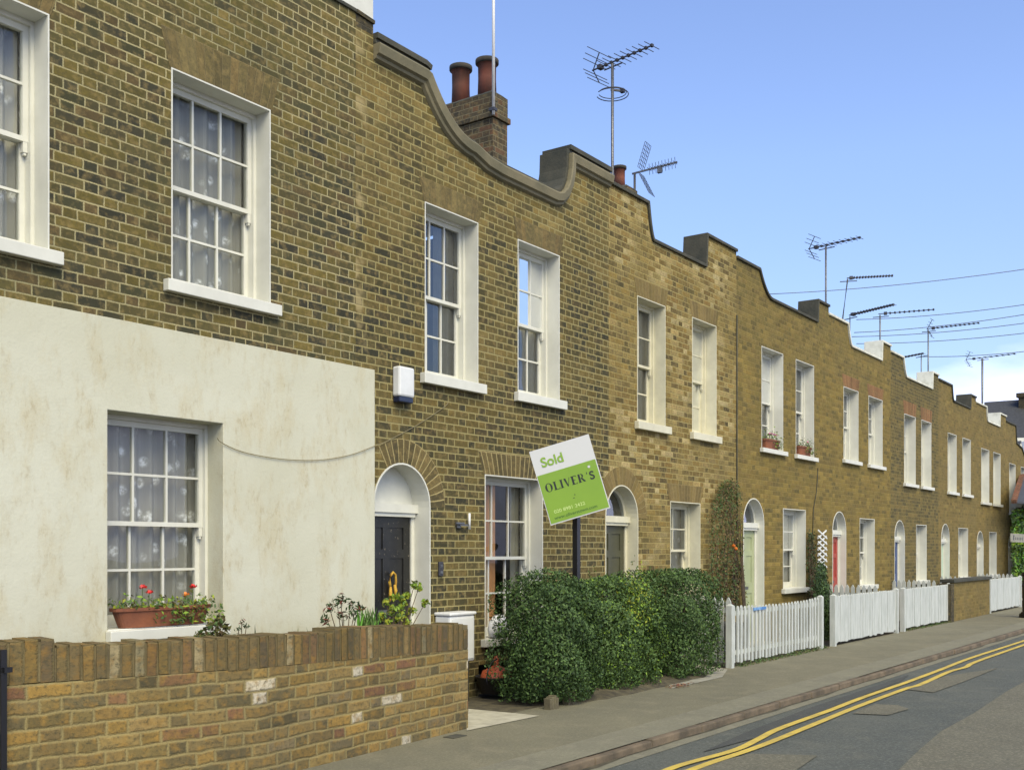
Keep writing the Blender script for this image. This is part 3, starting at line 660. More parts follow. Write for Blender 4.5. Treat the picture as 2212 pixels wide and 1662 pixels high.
for h in HOUSES:
    x0, x1, hi, lo = h['x0'], h['x1'], h['hi'], h['lo']
    H_ = thing('terraced_house', (x0, 0, 0), h['lab'], 'house')
    h['o'] = H_; pt = 'cream_paint' if h.get('cream') else 'white_paint'
    # parapet line
    if h['n'] == 'B':
        par = [(7.66, hi), (8.38, hi)] + ogee(8.45, hi - 0.02, 9.2, lo + 0.09, 10, 0.6)[0:] + [(9.45, lo + 0.02), (9.7, lo), (10.78, lo)] + [(10.78 + 0.30 * math.sin(R(a)), lo + 0.44 * (1 - math.cos(R(a)))) for a in (20, 40, 60, 80, 90)] + [(11.085, hi - 0.03), (x1, hi - 0.03)]
    elif h['n'] == 'I':
        par = [(x0, hi), (37.6, hi), (37.75, lo), (38.6, lo - 0.1), (39.4, 4.5), (x1, 4.4)]
    else:
        d0, d1 = h['drop']; r0, r1 = h['rise']; n_ = 8; dr = []
        for i in range(n_ + 1):
            t = i / n_; dr.append((d0 + (d1 - d0) * t, hi - (hi - lo) * (1 - (1 - t) ** 2)))
        par = [(x0, hi)] + dr + [(r1 - 0.04, lo), (r1, hi), (x1, hi)]
        if h['n'] == 'D': par[0] = (x0, hi + 0.0)
    holes = [rect(a, b, *h['uz']) for a, b in h['up']] + ([rect(*h['dn'], *h['dz'])] if h['n'] != 'I' else [])
    dx0, dx1, zs = h['door']
    zb = -0.12
    prev_cut = h['n'] == 'C'
    if h['n'] == 'B':
        outer = [(7.56, zb), (dx0, zb), (dx0, zs)] + arc((dx0 + dx1) / 2, zs, (dx1 - dx0) / 2, 180, 0, 20)[1:] + [(dx1, zb), (9.32, zb), (9.32, 0.33), (10.45, 0.33), (10.45, zb), (11.99, zb), (11.99, 2.0)] + arc(12.42, 2.0, 0.43, 180, 90, 8)[1:] + [(x1, 2.46)]
        # the neighbour's door straddles the party line: trim
        outer = outer[:-1] + [(12.42, 2.62), (x1, 2.62)]
        outer = [(7.56, zb), (dx0, zb), (dx0, zs)] + arc((dx0 + dx1) / 2, zs, (dx1 - dx0) / 2, 180, 0, 20)[1:] + [(dx1, zb), (9.32, zb), (9.32, 0.33), (10.45, 0.33), (10.45, zb), (11.97, zb), (11.97, 2.6), (x1, 2.6)]
        outer += [(x1, par[-1][1])] + par[::-1][1:] + [(7.66, 6.50), (7.42, 6.50), (7.42, 3.3), (7.56, 3.3)]
    elif h['n'] == 'C':
        r_ = (dx1 - dx0) / 2; cx = (dx0 + dx1) / 2
        outer = [(11.97, zb), (dx0, zb), (dx0, zs)] + arc(cx, zs, r_, 180, 0, 20)[1:] + [(dx1, zb), (x1, zb)] + par[::-1] + [(x0, 2.6), (11.97, 2.6)]
        outer = [(11.97, zb), (dx0, zb)] + [(dx0, zs)] + arc(cx, zs, r_, 180, 0, 20)[1:] + [(dx1, zb), (x1, zb)] + par[::-1] + [(x0, 2.6), (11.97, 2.6)]
    else:
        outer = [(x0, zb), (dx0, zb), (dx0, zs)] + arc((dx0 + dx1) / 2, zs, (dx1 - dx0) / 2, 180, 0, 20)[1:] + [(dx1, zb), (x1, zb)] + par[::-1]
    def clean(o_):
        r = [];
        for p in o_:
            if not r or (abs(p[0] - r[-1][0]) > 1e-5 or abs(p[1] - r[-1][1]) > 1e-5): r.append(p)
        return r
    wl = MB(); wl.slab(clean(outer), holes, 0.0, 0.34)
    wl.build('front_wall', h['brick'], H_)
    # body behind: party walls, back wall, floors, butterfly roof
    b = MB(); xa, xb = (x0 + 0.002 if h['n'] != 'B' else 7.70), x1 - 0.002; zt = lo - 0.35
    b.box(xa, xa + 0.1, 0.341, 6.0, -0.1, zt); b.box(xb - 0.1, xb, 0.341, 6.0, -0.1, zt); b.box(xa, xb, 5.9, 6.0, -0.1, zt)
    b.box(xa + 0.1, xb - 0.1, 0.341, 5.9, 2.62, 2.8); b.box(xa + 0.1, xb - 0.1, 0.341, 5.9, -0.1, 0.0)
    b.box(xa + 0.1, xb - 0.1, 2.6, 2.7, 0.0, zt)
    b.build('rear_walls', 'interior', H_)
    rf = MB(); xm = (xa + xb) / 2
    for a_, c_ in ((xa, xm), (xm, xb)):
        za, zc = (hi - 0.22, zt) if a_ == xa else (zt, hi - 0.22)
        rf.hexa([(a_, 0.342, za - 0.08), (c_, 0.342, zc - 0.08), (c_, 6.1, zc - 0.08), (a_, 6.1, za - 0.08), (a_, 0.342, za), (c_, 0.342, zc), (c_, 6.1, zc), (a_, 6.1, za)])
    rf.build('roof', 'slate', H_)
    coping(H_, par, h['cop'])
    if h['n'] == 'B':                            # moulded cornice that follows the wavy parapet
        cp = [p for p in par]
        c1 = MB(); c1.sweep(cp, [(-0.155, -0.002), (-0.004, -0.002), (-0.004, -0.085), (-0.02, -0.092), (-0.10, -0.075), (-0.115, -0.045), (-0.14, -0.035)]); c1.build('cornice', 'coping_stone', H_, bevel=0.004)
        c2 = MB(); c2.sweep(cp[:3] , [(0.046, -0.06), (0.046, 0.36), (0.10, 0.36), (0.10, -0.06)]); c2.build('coping_tiles', 'coping_dark', H_); c2 = MB(); c2.sweep(cp[-2:], [(0.046, -0.06), (0.046, 0.36), (0.10, 0.36), (0.10, -0.06)]); c2.build('coping_tiles', 'coping_dark', H_)
        vr = MB(); vr.box(9.321, 10.449, 0.02, 0.60, -0.12, -0.09); vr.box(9.321, 10.449, 0.55, 0.60, -0.12, 0.33); vr.build('cellar_light', 'basin', H_)
    for i, (a, bb) in enumerate(h['up']):
        window(H_, a, bb, *h['uz'], paint=pt, curtain={'B': 'side', 'C': 'side', 'D': 'blind', 'E': 'blind'}.get(h['n'], 'blind'), sill_z=0.10 if h['n'] in 'BC' else 0.07, cols=3 if h['n'] == 'B' else 2, ft=h['n'] in 'BCD')
        if h['gz']: flat_arch(H_, a, bb, h['uz'][1], h['gz'], h['ga'] if h['n'] != 'B' else 'brick_gauged_olive')
    if h['n'] != 'I': window(H_, *h['dn'], *h['dz'], paint=pt, curtain={'B': 'warm', 'C': 'blind', 'D': 'net'}.get(h['n'], 'net'), cols=3 if h['n'] == 'B' else 2, sill_z=0.08)
    if h['n'] in 'BC': flat_arch(H_, h['dn'][0], h['dn'][1], h['dz'][1], 0.25, h['g2'] if h['n'] == 'C' else 'brick_gauged_dark', sp=0.12)
    door(H_, dx0, dx1, zs, h['leaf'], pt, fan='solid' if h['n'] == 'B' else 'glass', rev={'B': 0.22, 'C': 0.18}.get(h['n'], 0.15))
    if h['n'] in 'BC':
        round_arch(H_, (dx0 + dx1) / 2, zs, (dx1 - dx0) / 2 + 0.003, 0.235, h['g2'] if h['n'] == 'C' else 'brick_gauged_dark', 0, 122 if h['n'] == 'B' else 180)

# rendered house at the left
HA = thing('terraced_house', (2.2, 0, 0), 'nearest house with cream rendered ground floor and olive brick upper floor', 'house')
w1 = MB(); w1.slab([(1.6, 3.30), (7.42, 3.30), (7.42, 6.62), (1.6, 6.62)], [rect(3.30, 4.32, 3.68, 5.36), rect(5.35, 6.37, 3.68, 5.36)], 0.0, 0.34)
w1.build('upper_wall', 'brick_olive', HA)
w2 = MB(); w2.slab([(1.6, -0.12), (7.655, -0.12), (7.655, 3.295), (1.6, 3.295)], [rect(4.77, 5.84, 0.97, 2.61)], -0.028, 0.33)
w2.build('rendered_wall', 'stucco', HA, bevel=0.006)
b = MB(); b.box(1.6, 1.7, 0.345, 6, -0.1, 6.2); b.box(7.5, 7.6, 0.345, 6, -0.1, 6.2); b.box(1.7, 7.5, 5.9, 6, -0.1, 6.2); b.box(1.7, 7.5, 0.345, 5.9, 2.75, 2.9); b.box(1.7, 7.5, 2.6, 2.7, -0.1, 6.2); b.box(1.7, 7.5, 0.345, 5.9, 6.15, 6.25)
b.box(7.43, 7.655, 0.345, 0.5, -0.1, 6.2)
b.build('rear_walls', 'interior', HA)
coping(HA, [(1.6, 6.62), (7.42, 6.62)], 'coping_dark', 0.035, y0=-0.02)
m = MB(); m.slab([(7.422, 6.501), (7.66, 6.501), (7.66, 6.60), (7.422, 6.615)], [], 0.0, 0.34); m.sweep([(7.422, 6.62), (7.665, 6.605)], [(0, -0.02), (0, 0.37), (0.035, 0.37), (0.035, -0.02)]); m.build('parapet_end', 'brick_sooty', HA)
window(HA, 3.30, 4.32, 3.68, 5.36, curtain='net', sill_z=0.09)
window(HA, 5.35, 6.37, 3.68, 5.36, curtain='net', sill_z=0.09)
window(HA, 4.77, 5.84, 0.97, 2.61, curtain='net', liner=False, y0=-0.028, sill_z=0.08, sill_w=0.02)
flat_arch(HA, 3.30, 4.32, 5.36, 0.30, 'brick_gauged_olive', 0.10); flat_arch(HA, 5.35, 6.37, 5.36, 0.30, 'brick_gauged_olive', 0.10)
pr = P(806, 0, 1.2)
m = MB(); m.box(pr.x - 1.5, pr.x, 1.2, 2.0, 6.2, 9.2); m.build('chimney', 'white_paint', HA)

# chimney on the party wall between the two nearest brick houses
HB = next(h for h in HOUSES if h['n'] == 'B')['o']; HC = next(h for h in HOUSES if h['n'] == 'C')['o']; HD = next(h for h in HOUSES if h['n'] == 'D')['o']
def chimney(house, x, y0, y1, ztop, pots, w_=0.34, pr_=0.135, ph=0.62):
    c = MB(); c.box(x, x + w_, y0, y1, 5.0, ztop - 0.35); c.box(x - 0.035, x + w_ + 0.035, y0 - 0.035, y1 + 0.035, ztop - 0.35, ztop - 0.27)
    c.box(x - 0.005, x + w_ + 0.005, y0 - 0.005, y1 + 0.005, ztop - 0.27, ztop)
    co = c.build('chimney', 'brick_chimney', house, bevel=0.006)
    f = MB(); f.hexa([(x - 0.005, y0 - 0.005, ztop), (x + w_ + 0.005, y0 - 0.005, ztop), (x + w_ + 0.005, y1 + 0.005, ztop), (x - 0.005, y1 + 0.005, ztop), (x + 0.05, y0 + 0.05, ztop + 0.05), (x + w_ - 0.05, y0 + 0.05, ztop + 0.05), (x + w_ - 0.05, y1 - 0.05, ztop + 0.05), (x + 0.05, y1 - 0.05, ztop + 0.05)]); f.build('flaunching', 'coping_dark', co)
    for py_, dz in pots:
        p = MB(); p.lathe((x + w_ / 2, py_, ztop + 0.02), [(pr_, 0), (pr_ * 0.93, ph * 0.5), (pr_ * 0.95, ph * 0.86 + dz), (pr_ * 1.08, ph * 0.87 + dz)], 20)
        po = p.build('chimney_pot', 'pot_clay', co, smooth=True)
        p = MB(); p.lathe((x + w_ / 2, py_, ztop + 0.02), [(pr_ * 1.1, ph * 0.87 + dz), (pr_ * 1.22, ph * 0.9 + dz), (pr_ * 1.22, ph + dz), (pr_ * 1.0, ph + dz), (pr_ * 0.9, ph * 0.9 + dz)], 20)
        p.build('chimney_pot', 'pot_rim', co, smooth=True)
    return co
chimney(HB, 12.0, 1.80, 2.85, 7.90, [(2.03, 0.0), (2.50, 0.03)], ph=0.53)
chimney(HD, 16.0, 1.95, 2.7, 7.72, [(2.2, 0.0)], pr_=0.10, ph=0.40)

# ---------------------------------------------------------------- aerials
def yagi(px, ptop, pbot, y, boom, n_el, el, label, reflector=True, lean=None, head=81.5, mr=0.022, ring=False, mat='alu', off=0.35, cl=False):
    top = P(px, ptop, y); bot = P(lean or px, pbot, y); bot.z = min(bot.z, top.z - 0.3)
    base = Vector((bot.x, y, bot.z - 0.35))
    t = thing('tv_aerial', base, label, 'aerial', 'aerials on the roofs')
    m_ = MB(); m_.tube([base, bot, top], mr, 8); m_.build('mast', mat, t, smooth=True)
    a = R(head); d = Vector((math.cos(a), math.sin(a), 0)); s_ = Vector((math.sin(a), -math.cos(a), 0))   # d points to the reflector end
    e1 = top + d * boom * off + Vector((0, 0, 0.03)); e0 = top - d * boom * (1 - off) + Vector((0, 0, 0.03))
    m_ = MB(); m_.bar(e0, e1, 0.02); m_.bar(top - d * 0.22 - Vector((0, 0, 0.05)), top + d * 0.18 - Vector((0, 0, 0.05)), 0.018)
    m_.build('boom', 'alu_dark', t)
    m_ = MB()
    for i in range(n_el):
        p = e0.lerp(e1, i / (n_el + 1.5)); l_ = el * (0.78 + 0.22 * i / n_el)
        m_.bar(p - s_ * l_ / 2, p + s_ * l_ / 2, 0.009); m_.obox(p, d * 0.022, s_ * 0.026, Vector((0, 0, 0.022)))
    m_.obox(e0.lerp(e1, n_el / (n_el + 1.5)), d * 0.04, s_ * 0.05, Vector((0, 0, 0.035)))
    m_.build('director_rods', 'alu_dark', t)
    if reflector:
        m_ = MB()
        for sg in (1, -1):
            tip = e1 + Vector((0, 0, sg * 0.26)) - d * 0.16; m_.bar(e1 - d * 0.02, tip, 0.014)
            for k_ in (0.35, 0.65, 1.0):
                p = (e1 - d * 0.02).lerp(tip, k_); m_.bar(p - s_ * el * 0.62, p + s_ * el * 0.62, 0.009)
        m_.build('reflector', 'alu_dark', t)
    return t, top
t1, top1 = yagi(1323, 138, 385, 2.2, 1.30, 9, 0.50, 'tall aerial with ring loop rising beside the small chimney pot', head=80, mr=0.026)
c = P(1323, 198, 2.2); m = MB()
m.tube([c + Vector((0.27 * math.cos(R(a)), 0.27 * math.sin(R(a)), -0.05)) for a in range(150, 480, 15)], 0.008, 6)
m.tube([c + Vector((0.235 * math.cos(R(a)), 0.235 * math.sin(R(a)), -0.02)) for a in range(150, 480, 15)], 0.007, 6)
m.bar(c + Vector((-0.02, 0.02, 0.03)), c + Vector((0.12, -0.10, 0.03)), 0.03); m.obox(c + Vector((0.13, -0.12, 0.03)), (0.035, 0, 0), (0, 0.035, 0), (0, 0, 0.03)); m.build('ring_loop', 'alu_dark', t1)
# grid aerial
b0 = P(1371, 420, 2.4); t0 = P(1371, 374, 2.4)
t = thing('tv_aerial', b0 - Vector((0, 0, 0.4)), 'short aerial with two mesh reflector panels pointing right', 'aerial', 'aerials on the roofs')
m = MB(); m.tube([b0 - Vector((0, 0, 0.4)), t0], 0.022, 8); m.build('mast', 'alu_dark', t, smooth=True)
bd = (P(1463, 350, 1.6) - t0); bl = bd.length; bd.normalize(); sv = bd.cross(Vector((0, 0, 1))).normalized(); uv_ = sv.cross(bd)
m = MB(); m.bar(t0 - bd * 0.05, t0 + bd * bl, 0.022, 0.03); m.obox(t0 + bd * 0.48 - Vector((0, 0, 0.05)), bd * 0.04, sv * 0.03, Vector((0, 0, 0.06))); m.build('boom', 'alu', t)
m = MB()
for i in range(9):
    p = t0 + bd * bl * (0.35 + 0.075 * i); l_ = 0.10; m.bar(p - uv_ * l_, p + uv_ * l_, 0.007); m.bar(p - sv * l_, p + sv * l_, 0.007)
m.build('director_rods', 'alu_dark', t)
for sg in (1, -1):
    m = MB(); pb = t0 + bd * 0.10; dirp = (uv_ * sg * 1.0 + bd * 0.42).normalized()
    for j in range(-2, 3): m.bar(pb + dirp * 0.05 + sv * 0.07 * j, pb + dirp * 0.50 + sv * 0.07 * j, 0.007)
    for i in range(8): m.bar(pb + dirp * (0.05 + 0.064 * i) - sv * 0.14, pb + dirp * (0.05 + 0.064 * i) + sv * 0.14, 0.006)
    m.build('reflector', 'alu_dark', t)
yagi(1784, 532, 655, 1.5, 1.28, 8, 0.44, 'aerial on straight mast with fork reflector above the middle of the terrace', head=80, mr=0.022)
yagi(1831, 603, 690, 1.6, 1.05, 14, 0.30, 'leaning aerial mast beside the white coping step', reflector=False, lean=1820, head=113, mr=0.02, off=0.02)
yagi(1836, 683, 705, 1.4, 1.3, 14, 0.30, 'low tilted aerial boom just above the white coping', reflector=False, head=66, mr=0.012, off=0.02)
yagi(1901, 680, 742, 1.6, 1.35, 10, 0.34, 'aerial on segmented mast above the white parapet block', reflector=False, head=103, mr=0.02, off=0.03)
yagi(2005, 712, 808, 1.6, 1.45, 10, 0.36, 'aerial on tall mast right of the cables crossing point', reflector=True, head=90, mr=0.02, off=0.03)
yagi(1990, 766, 812, 1.2, 0.9, 6, 0.3, 'small broken aerial facing left on short mast', reflector=False, head=64, mr=0.014, off=0.95)
yagi(2122, 774, 872, 1.8, 1.7, 7, 0.44, 'farthest aerial on thick mast above the last parapets', head=82, mr=0.035)
# white pole on the chimney corner
pb = P(1066, 232, 1.74); m = MB(); m.tube([pb - Vector((0, 0, 0.1)), pb + Vector((0, 0, 2.6))], 0.021, 10)
pw = thing('roof_pole', pb - Vector((0, 0, 0.1)), 'thin white pole strapped to the corner of the big chimney', 'pole')
m.build('pole', 'pole_white', pw, smooth=True)
m = MB(); m.box(pb.x - 0.03, pb.x + 0.05, 1.71, 1.80, 7.60, 7.64); m.build('bracket', 'alu_dark', pw)

# cables across the street
for i, (a, b_, da, db) in enumerate([((1660, 635), (2420, 548), 60, 52), ((1850, 690), (2420, 622), 62, 54), ((1845, 718), (2420, 640), 62, 54), ((1840, 727), (2420, 665), 64, 55), ((1850, 742), (2420, 690), 66, 56), ((1990, 770), (2420, 727), 68, 57)]):
    p, q_ = D3(*a, da), D3(*b_, db); m = MB()
    m.tube([p.lerp(q_, t_) - Vector((0, 0, 1.2 * t_ * (1 - t_))) for t_ in [j / 14 for j in range(15)]], 0.022, 5)
    tag(m.build('overhead_cable', 'wire', smooth=True), ['highest thin cable crossing the sky at right, alone above the others', 'second cable from the top crossing the sky behind the aerials', 'third cable from the top crossing the sky behind the aerials', 'fourth cable from the top crossing the sky behind the aerials', 'fifth cable from the top crossing the sky behind the aerials', 'lowest cable crossing the sky just above the farthest aerial'][i], 'cable', 'cables crossing the sky')

# ---------------------------------------------------------------- things on the walls
a = P(872, 842, -0.05)
al = thing('alarm_box', (a.x, -0.02, 3.07), 'white burglar alarm box with navy base on brick wall', 'alarm box')
m = MB(); pa, pb_ = P(855, 810, -0.05), P(888, 872, -0.05)
m.box(pa.x, pb_.x, -0.10, -0.002, 3.075, 3.37); m.build('cover', 'bin_white', al, bevel=0.02)
m = MB(); m.box(pa.x + 0.012, pb_.x - 0.012, -0.092, -0.002, 3.02, 3.075); m.build('strobe_base', 'navy', al, bevel=0.01)
c = P(995, 1133, -0.05)
t = thing('wall_lamp', (c.x, -0.002, c.z), 'small bracket lamp with white tube on brick beside the black door', 'lamp')
m = MB(); m.box(c.x - 0.03, c.x + 0.03, -0.03, -0.002, c.z - 0.03, c.z + 0.03); m.bar((c.x, -0.03, c.z), (c.x + 0.12, -0.06, c.z), 0.02); m.bar((c.x - 0.07, -0.04, c.z + 0.02), (c.x + 0.06, -0.05, c.z + 0.02), 0.016); m.build('bracket', 'alu', t)
c2 = P(1014, 1125, -0.05); m = MB(); m.tube([(c2.x, -0.05, c2.z - 0.085), (c2.x, -0.05, c2.z + 0.085)], 0.013, 10); m.build('lamp_tube', 'pole_white', t, smooth=True)
c = P(953, 1228, -0.02)
t = thing('entry_phone', (c.x, -0.002, c.z), 'small dark entry buzzer on brick right of the black door', 'intercom')
m = MB(); m.box(c.x - 0.035, c.x + 0.035, -0.025, -0.002, c.z - 0.075, c.z + 0.075); m.build('case', 'alu_dark', t, bevel=0.006)
m = MB(); m.box(c.x - 0.02, c.x + 0.02, -0.029, -0.0251, c.z + 0.02, c.z + 0.045); m.box(c.x - 0.02, c.x + 0.02, -0.029, -0.0251, c.z - 0.05, c.z - 0.02); m.build('button', 'alu', t)
pts = [P(*p, -0.04) for p in [(470, 945), (478, 955), (520, 974), (580, 987), (640, 993), (700, 992), (760, 981), (806, 964)]] + [P(840, 950, -0.012), P(905, 915, -0.012), P(960, 878, -0.012), P(968, 868, -0.012)]
m = MB(); m.tube(smooth(pts, 4), 0.0035, 6); tag(m.build('loose_cable', 'cable_grey', smooth=True), 'thin cable sagging across the cream rendered wall', 'cable')
m = MB(); m.tube([(16.05, -0.012, 0.2), (16.05, -0.012, 5.3)], 0.012, 6); tag(m.build('joint_strip', 'coping_dark', smooth=True), 'thin dark strip added along the vertical joint between patchy and golden brick houses', 'seam')  # added dark strip standing in for the straight joint between the house fronts
m = MB(); m.tube([P(1767, 1010, -0.01), P(1764, 1060, -0.01), P(1757, 1100, -0.01), P(1755, 1180, -0.01)], 0.008, 6); tag(m.build('wall_cable', 'coping_dark', smooth=True), 'thin dark cable running down golden brick left of the lattice', 'cable')
# straw wreath on the black door
c = P(848, 1262, 0.19)
t = thing('door_wreath', (c.x, 0.2, c.z), 'yellow straw ribbon wreath hanging on the black front door', 'wreath'); m = MB()
m.tube([(c.x - 0.02 , 0.195, c.z - 0.06), (c.x - 0.045, 0.19, c.z + 0.03), (c.x - 0.03, 0.185, c.z + 0.10), (c.x + 0.0, 0.185, c.z + 0.125), (c.x + 0.035, 0.185, c.z + 0.10), (c.x + 0.05, 0.19, c.z + 0.03), (c.x + 0.045, 0.195, c.z - 0.05)], 0.013, 7); m.build('bow', 'straw', t, smooth=True)
m = MB(); m.tube([(c.x - 0.03, 0.19, c.z - 0.02), (c.x - 0.035, 0.185, c.z - 0.1), (c.x - 0.05, 0.18, c.z - 0.17)], 0.018, 7, rs=[0.012, 0.02, 0.008]); m.tube([(c.x + 0.03, 0.19, c.z - 0.0), (c.x + 0.04, 0.185, c.z - 0.06), (c.x + 0.03, 0.18, c.z - 0.12)], 0.018, 7, rs=[0.012, 0.02, 0.008]); m.build('ribbon_tail', 'straw', t, smooth=True)

# ---------------------------------------------------------------- garden wall at the left
W0, W1, W2 = G(1011, 1572), G(560, 1684), G(-90, 1790)
gw = thing('garden_wall', W1, 'low multicoloured brick garden wall with upright brick capping in front of the rendered house', 'wall')
def wallseg(mb, a, b, z0a, z1a, z0b, z1b, th, u0, mode=0, off=0.0):
    d = (b - a).xy; ln = d.length; d = Vector((d.x, d.y, 0)).normalized(); n_ = Vector((-d.y, d.x, 0))     # n_ to the house side
    if n_.y < 0: n_ = -n_
    N_ = 10
    for i in range(N_):
        t0_, t1_ = i / N_, (i + 1) / N_; p0, p1 = a.lerp(b, t0_) - n_ * off, a.lerp(b, t1_) - n_ * off; q0, q1 = p0 + n_ * th, p1 + n_ * th
        za0, za1 = z0a + (z0b - z0a) * t0_, z0a + (z0b - z0a) * t1_; zb0, zb1 = z1a + (z1b - z1a) * t0_, z1a + (z1b - z1a) * t1_
        ua, ub = u0 + ln * t0_, u0 + ln * t1_
        V = lambda p, z: (p.x, p.y, z)
        vv0, vv1 = (za0, zb0) if mode == 0 else (0.002, 0.234)
        vw0, vw1 = (za1, zb1) if mode == 0 else (0.002, 0.234)
        mb.quad([V(p0, za0), V(p1, za1), V(p1, zb1), V(p0, zb0)], uv=[(ua, vv0), (ub, vw0), (ub, vw1), (ua, vv1)])
        mb.quad([V(p0, zb0), V(p1, zb1), V(q1, zb1), V(q0, zb0)], uv=[(ua, 0.01), (ub, 0.01), (ub, 0.23), (ua, 0.23)])
        mb.quad([V(q1, za1), V(q0, za0), V(q0, zb0), V(q1, zb1)], uv=[(ub, vw0), (ua, vv0), (ua, vv1), (ub, vw1)])
        for (p, q2, zz0, zz1, uu_) in ((p0, q0, za0, zb0, ua), (p1, q1, za1, zb1, ub)):
            if (i == 0 and p is p0) or (i == N_ - 1 and p is p1): mb.quad([V(p, zz0), V(q2, zz0), V(q2, zz1), V(p, zz1)], uv=[(uu_, vv0), (uu_ + th, vv0), (uu_ + th, vv1), (uu_, vv1)])
m = MB(); wallseg(m, W2, W1, -0.05, 0.79, -0.05, 0.765, 0.22, 0.0); wallseg(m, W1, W0, -0.05, 0.765, -0.05, 0.70, 0.22, (W1 - W2).length)
m.build('brickwork', 'brick_garden', gw)
cx_ = [(W2, W2.lerp(W1, 0.28), 0.79, 1.04, 0.79, 1.04), (W2.lerp(W1, 0.281), W1, 0.785, 1.0, 0.766, 0.985), (W1, W1.lerp(W0, 0.30), 0.766, 0.985, 0.745, 0.965), (W1.lerp(W0, 0.301), W0, 0.745, 0.985, 0.70, 0.925)]
m = MB(); bed = MB(); rr = random.Random(21); uo = 0
for si, (a_, b_, za, zb, zc, zd) in enumerate(cx_):
    wallseg(bed, a_, b_, za + 0.001, zb - 0.012, zc + 0.001, zd - 0.012, 0.212, uo * 0.1, mode=0, off=-0.004)
    ln = (b_ - a_).length; nb = max(2, int(ln / 0.077)); d = (b_ - a_).normalized(); n_ = Vector((-d.y, d.x, 0)); n_ = n_ if n_.y > 0 else -n_
    for k_ in range(nb):
        t0_, t1_ = (k_ + 0.06 + 0.04 * rr.random()) / nb, (k_ + 0.94 - 0.04 * rr.random()) / nb
        p0, p1 = a_.lerp(b_, t0_), a_.lerp(b_, t1_); o_ = rr.uniform(-0.001, 0.006); zt_ = zb + (zd - zb) * t0_ + rr.uniform(-0.010, 0.007); zl = za + (zc - za) * t0_ + rr.uniform(-0.004, 0.006)
        if si == 3 and k_ >= nb - 2: zt_ -= (0.008, 0.045)[k_ - nb + 2]
        tl_ = d * rr.uniform(-0.004, 0.004)
        f0, f1 = p0 - n_ * o_, p1 - n_ * o_; g0_, g1_ = f0 + n_ * (0.224), f1 + n_ * 0.224; up_ = Vector((0, 0, 1))
        c8 = [f0 + up_ * zl, f1 + up_ * zl, g1_ + up_ * zl, g0_ + up_ * zl, f0 + tl_ + up_ * zt_, f1 + tl_ + up_ * (zt_ + rr.uniform(-0.004, 0.004)), g1_ + tl_ + up_ * zt_, g0_ + tl_ + up_ * zt_]
        ids = 0.077 * (uo + k_); uvf = [(ids + 0.012, 0.012), (ids + 0.065, 0.012), (ids + 0.065, 0.224), (ids + 0.012, 0.224)]
        for q4 in ((0, 1, 5, 4), (3, 0, 4, 7), (1, 2, 6, 5), (2, 3, 7, 6), (4, 5, 6, 7)): m.quad([c8[x] for x in q4], uv=uvf)
    uo += nb
m.build('capping', 'brick_coping', gw); bed.build('capping_mortar', 'cap_mortar', gw)

# black gate at the very left
g0 = G(1, 1775); gt = thing('garden_gate', (g0.x, g0.y - 0.05, 0), 'black metal gate post with latch at the left end of the wall', 'gate')
gd = (W2 - W1).normalized(); gd.z = 0
m = MB(); gp = Vector((g0.x, g0.y - 0.04, 0)); m.box(gp.x - 0.032, gp.x + 0.006, gp.y - 0.02, gp.y + 0.02, 0, 1.0); m.build('post', 'black_plastic', gt)
m = MB(); m.bar(gp + Vector((-0.02, -0.03, 0.885)), gp + Vector((0.028, -0.03, 0.885)), 0.02, 0.03); m.build('latch', 'black_plastic', gt)
m = MB(); e_ = gp + gd * 0.85
for z_ in (0.1, 0.5, 0.92): m.bar(gp + Vector((0, 0, z_)), e_ + Vector((0, 0, z_)), 0.03)
for i in range(1, 8): m.bar(gp.lerp(e_, i / 7.5) + Vector((0, 0, 0.1)), gp.lerp(e_, i / 7.5) + Vector((0, 0, 0.92)), 0.014)
m.build('gate_bars', 'black_plastic', gt)

# path slab and soil mound by the wall end
m = MB(); m.quad([G(1008, 1578), G(1165, 1546), G(1130, 1542) + Vector((0, 0.0, 0)), G(1012, 1531)]); o = struct('garden_path', m, 'stone_pale'); o.location.z = 0.006
m = MB(); m.quad([G(1450, 1487), G(1560, 1462), G(1572, 1445), G(1490, 1430), G(1430, 1455)]); o = struct('paving_slab', m, 'concrete'); o.location.z = 0.005
m = MB(); c = G(1230, 1512); rr = random.Random(5)
nx, ny = 26, 10; pts = {}
sx0, sx1 = G(1015, 1500).x - 0.1, G(1560, 1450).x
for i in range(nx + 1):
    for j in range(ny + 1):
        t_, s_ = i / nx, j / ny; e_ = min(1, 5 * t_, 5 * (1 - t_)) * min(1, 4 * s_, 4 * (1 - s_))
        pts[i, j] = (sx0 + (sx1 - sx0) * t_, -1.35 + 1.15 * s_, -0.02 + e_ * (0.06 + 0.035 * rr.random()))
for i in range(nx):
    for j in range(ny): m.quad([pts[i, j], pts[i + 1, j], pts[i + 1, j + 1], pts[i, j + 1]])
struct('soil_bed', m, 'soil', smooth=True)
for i, (px, py, w_, lb) in enumerate([(1193, 1530, 0.16, 'pale upright edging stone under the hedge, nearest the wall'), (1232, 1520, 0.15, 'pale upright edging stone under the hedge, farther from the wall')]):
    c = G(px, py); m = MB(); n_ = 4
    for k_ in range(n_):
        xx = c.x - w_ / 2 + w_ * k_ / n_; m.box(xx, xx + w_ / n_ - 0.004, c.y - 0.03, c.y + 0.05, -0.02, 0.11 + 0.012 * ((k_ * 7) % 3))
    tag(m.build('edging_stone', 'edging', bevel=0.006), lb, 'stone', 'edging stones')

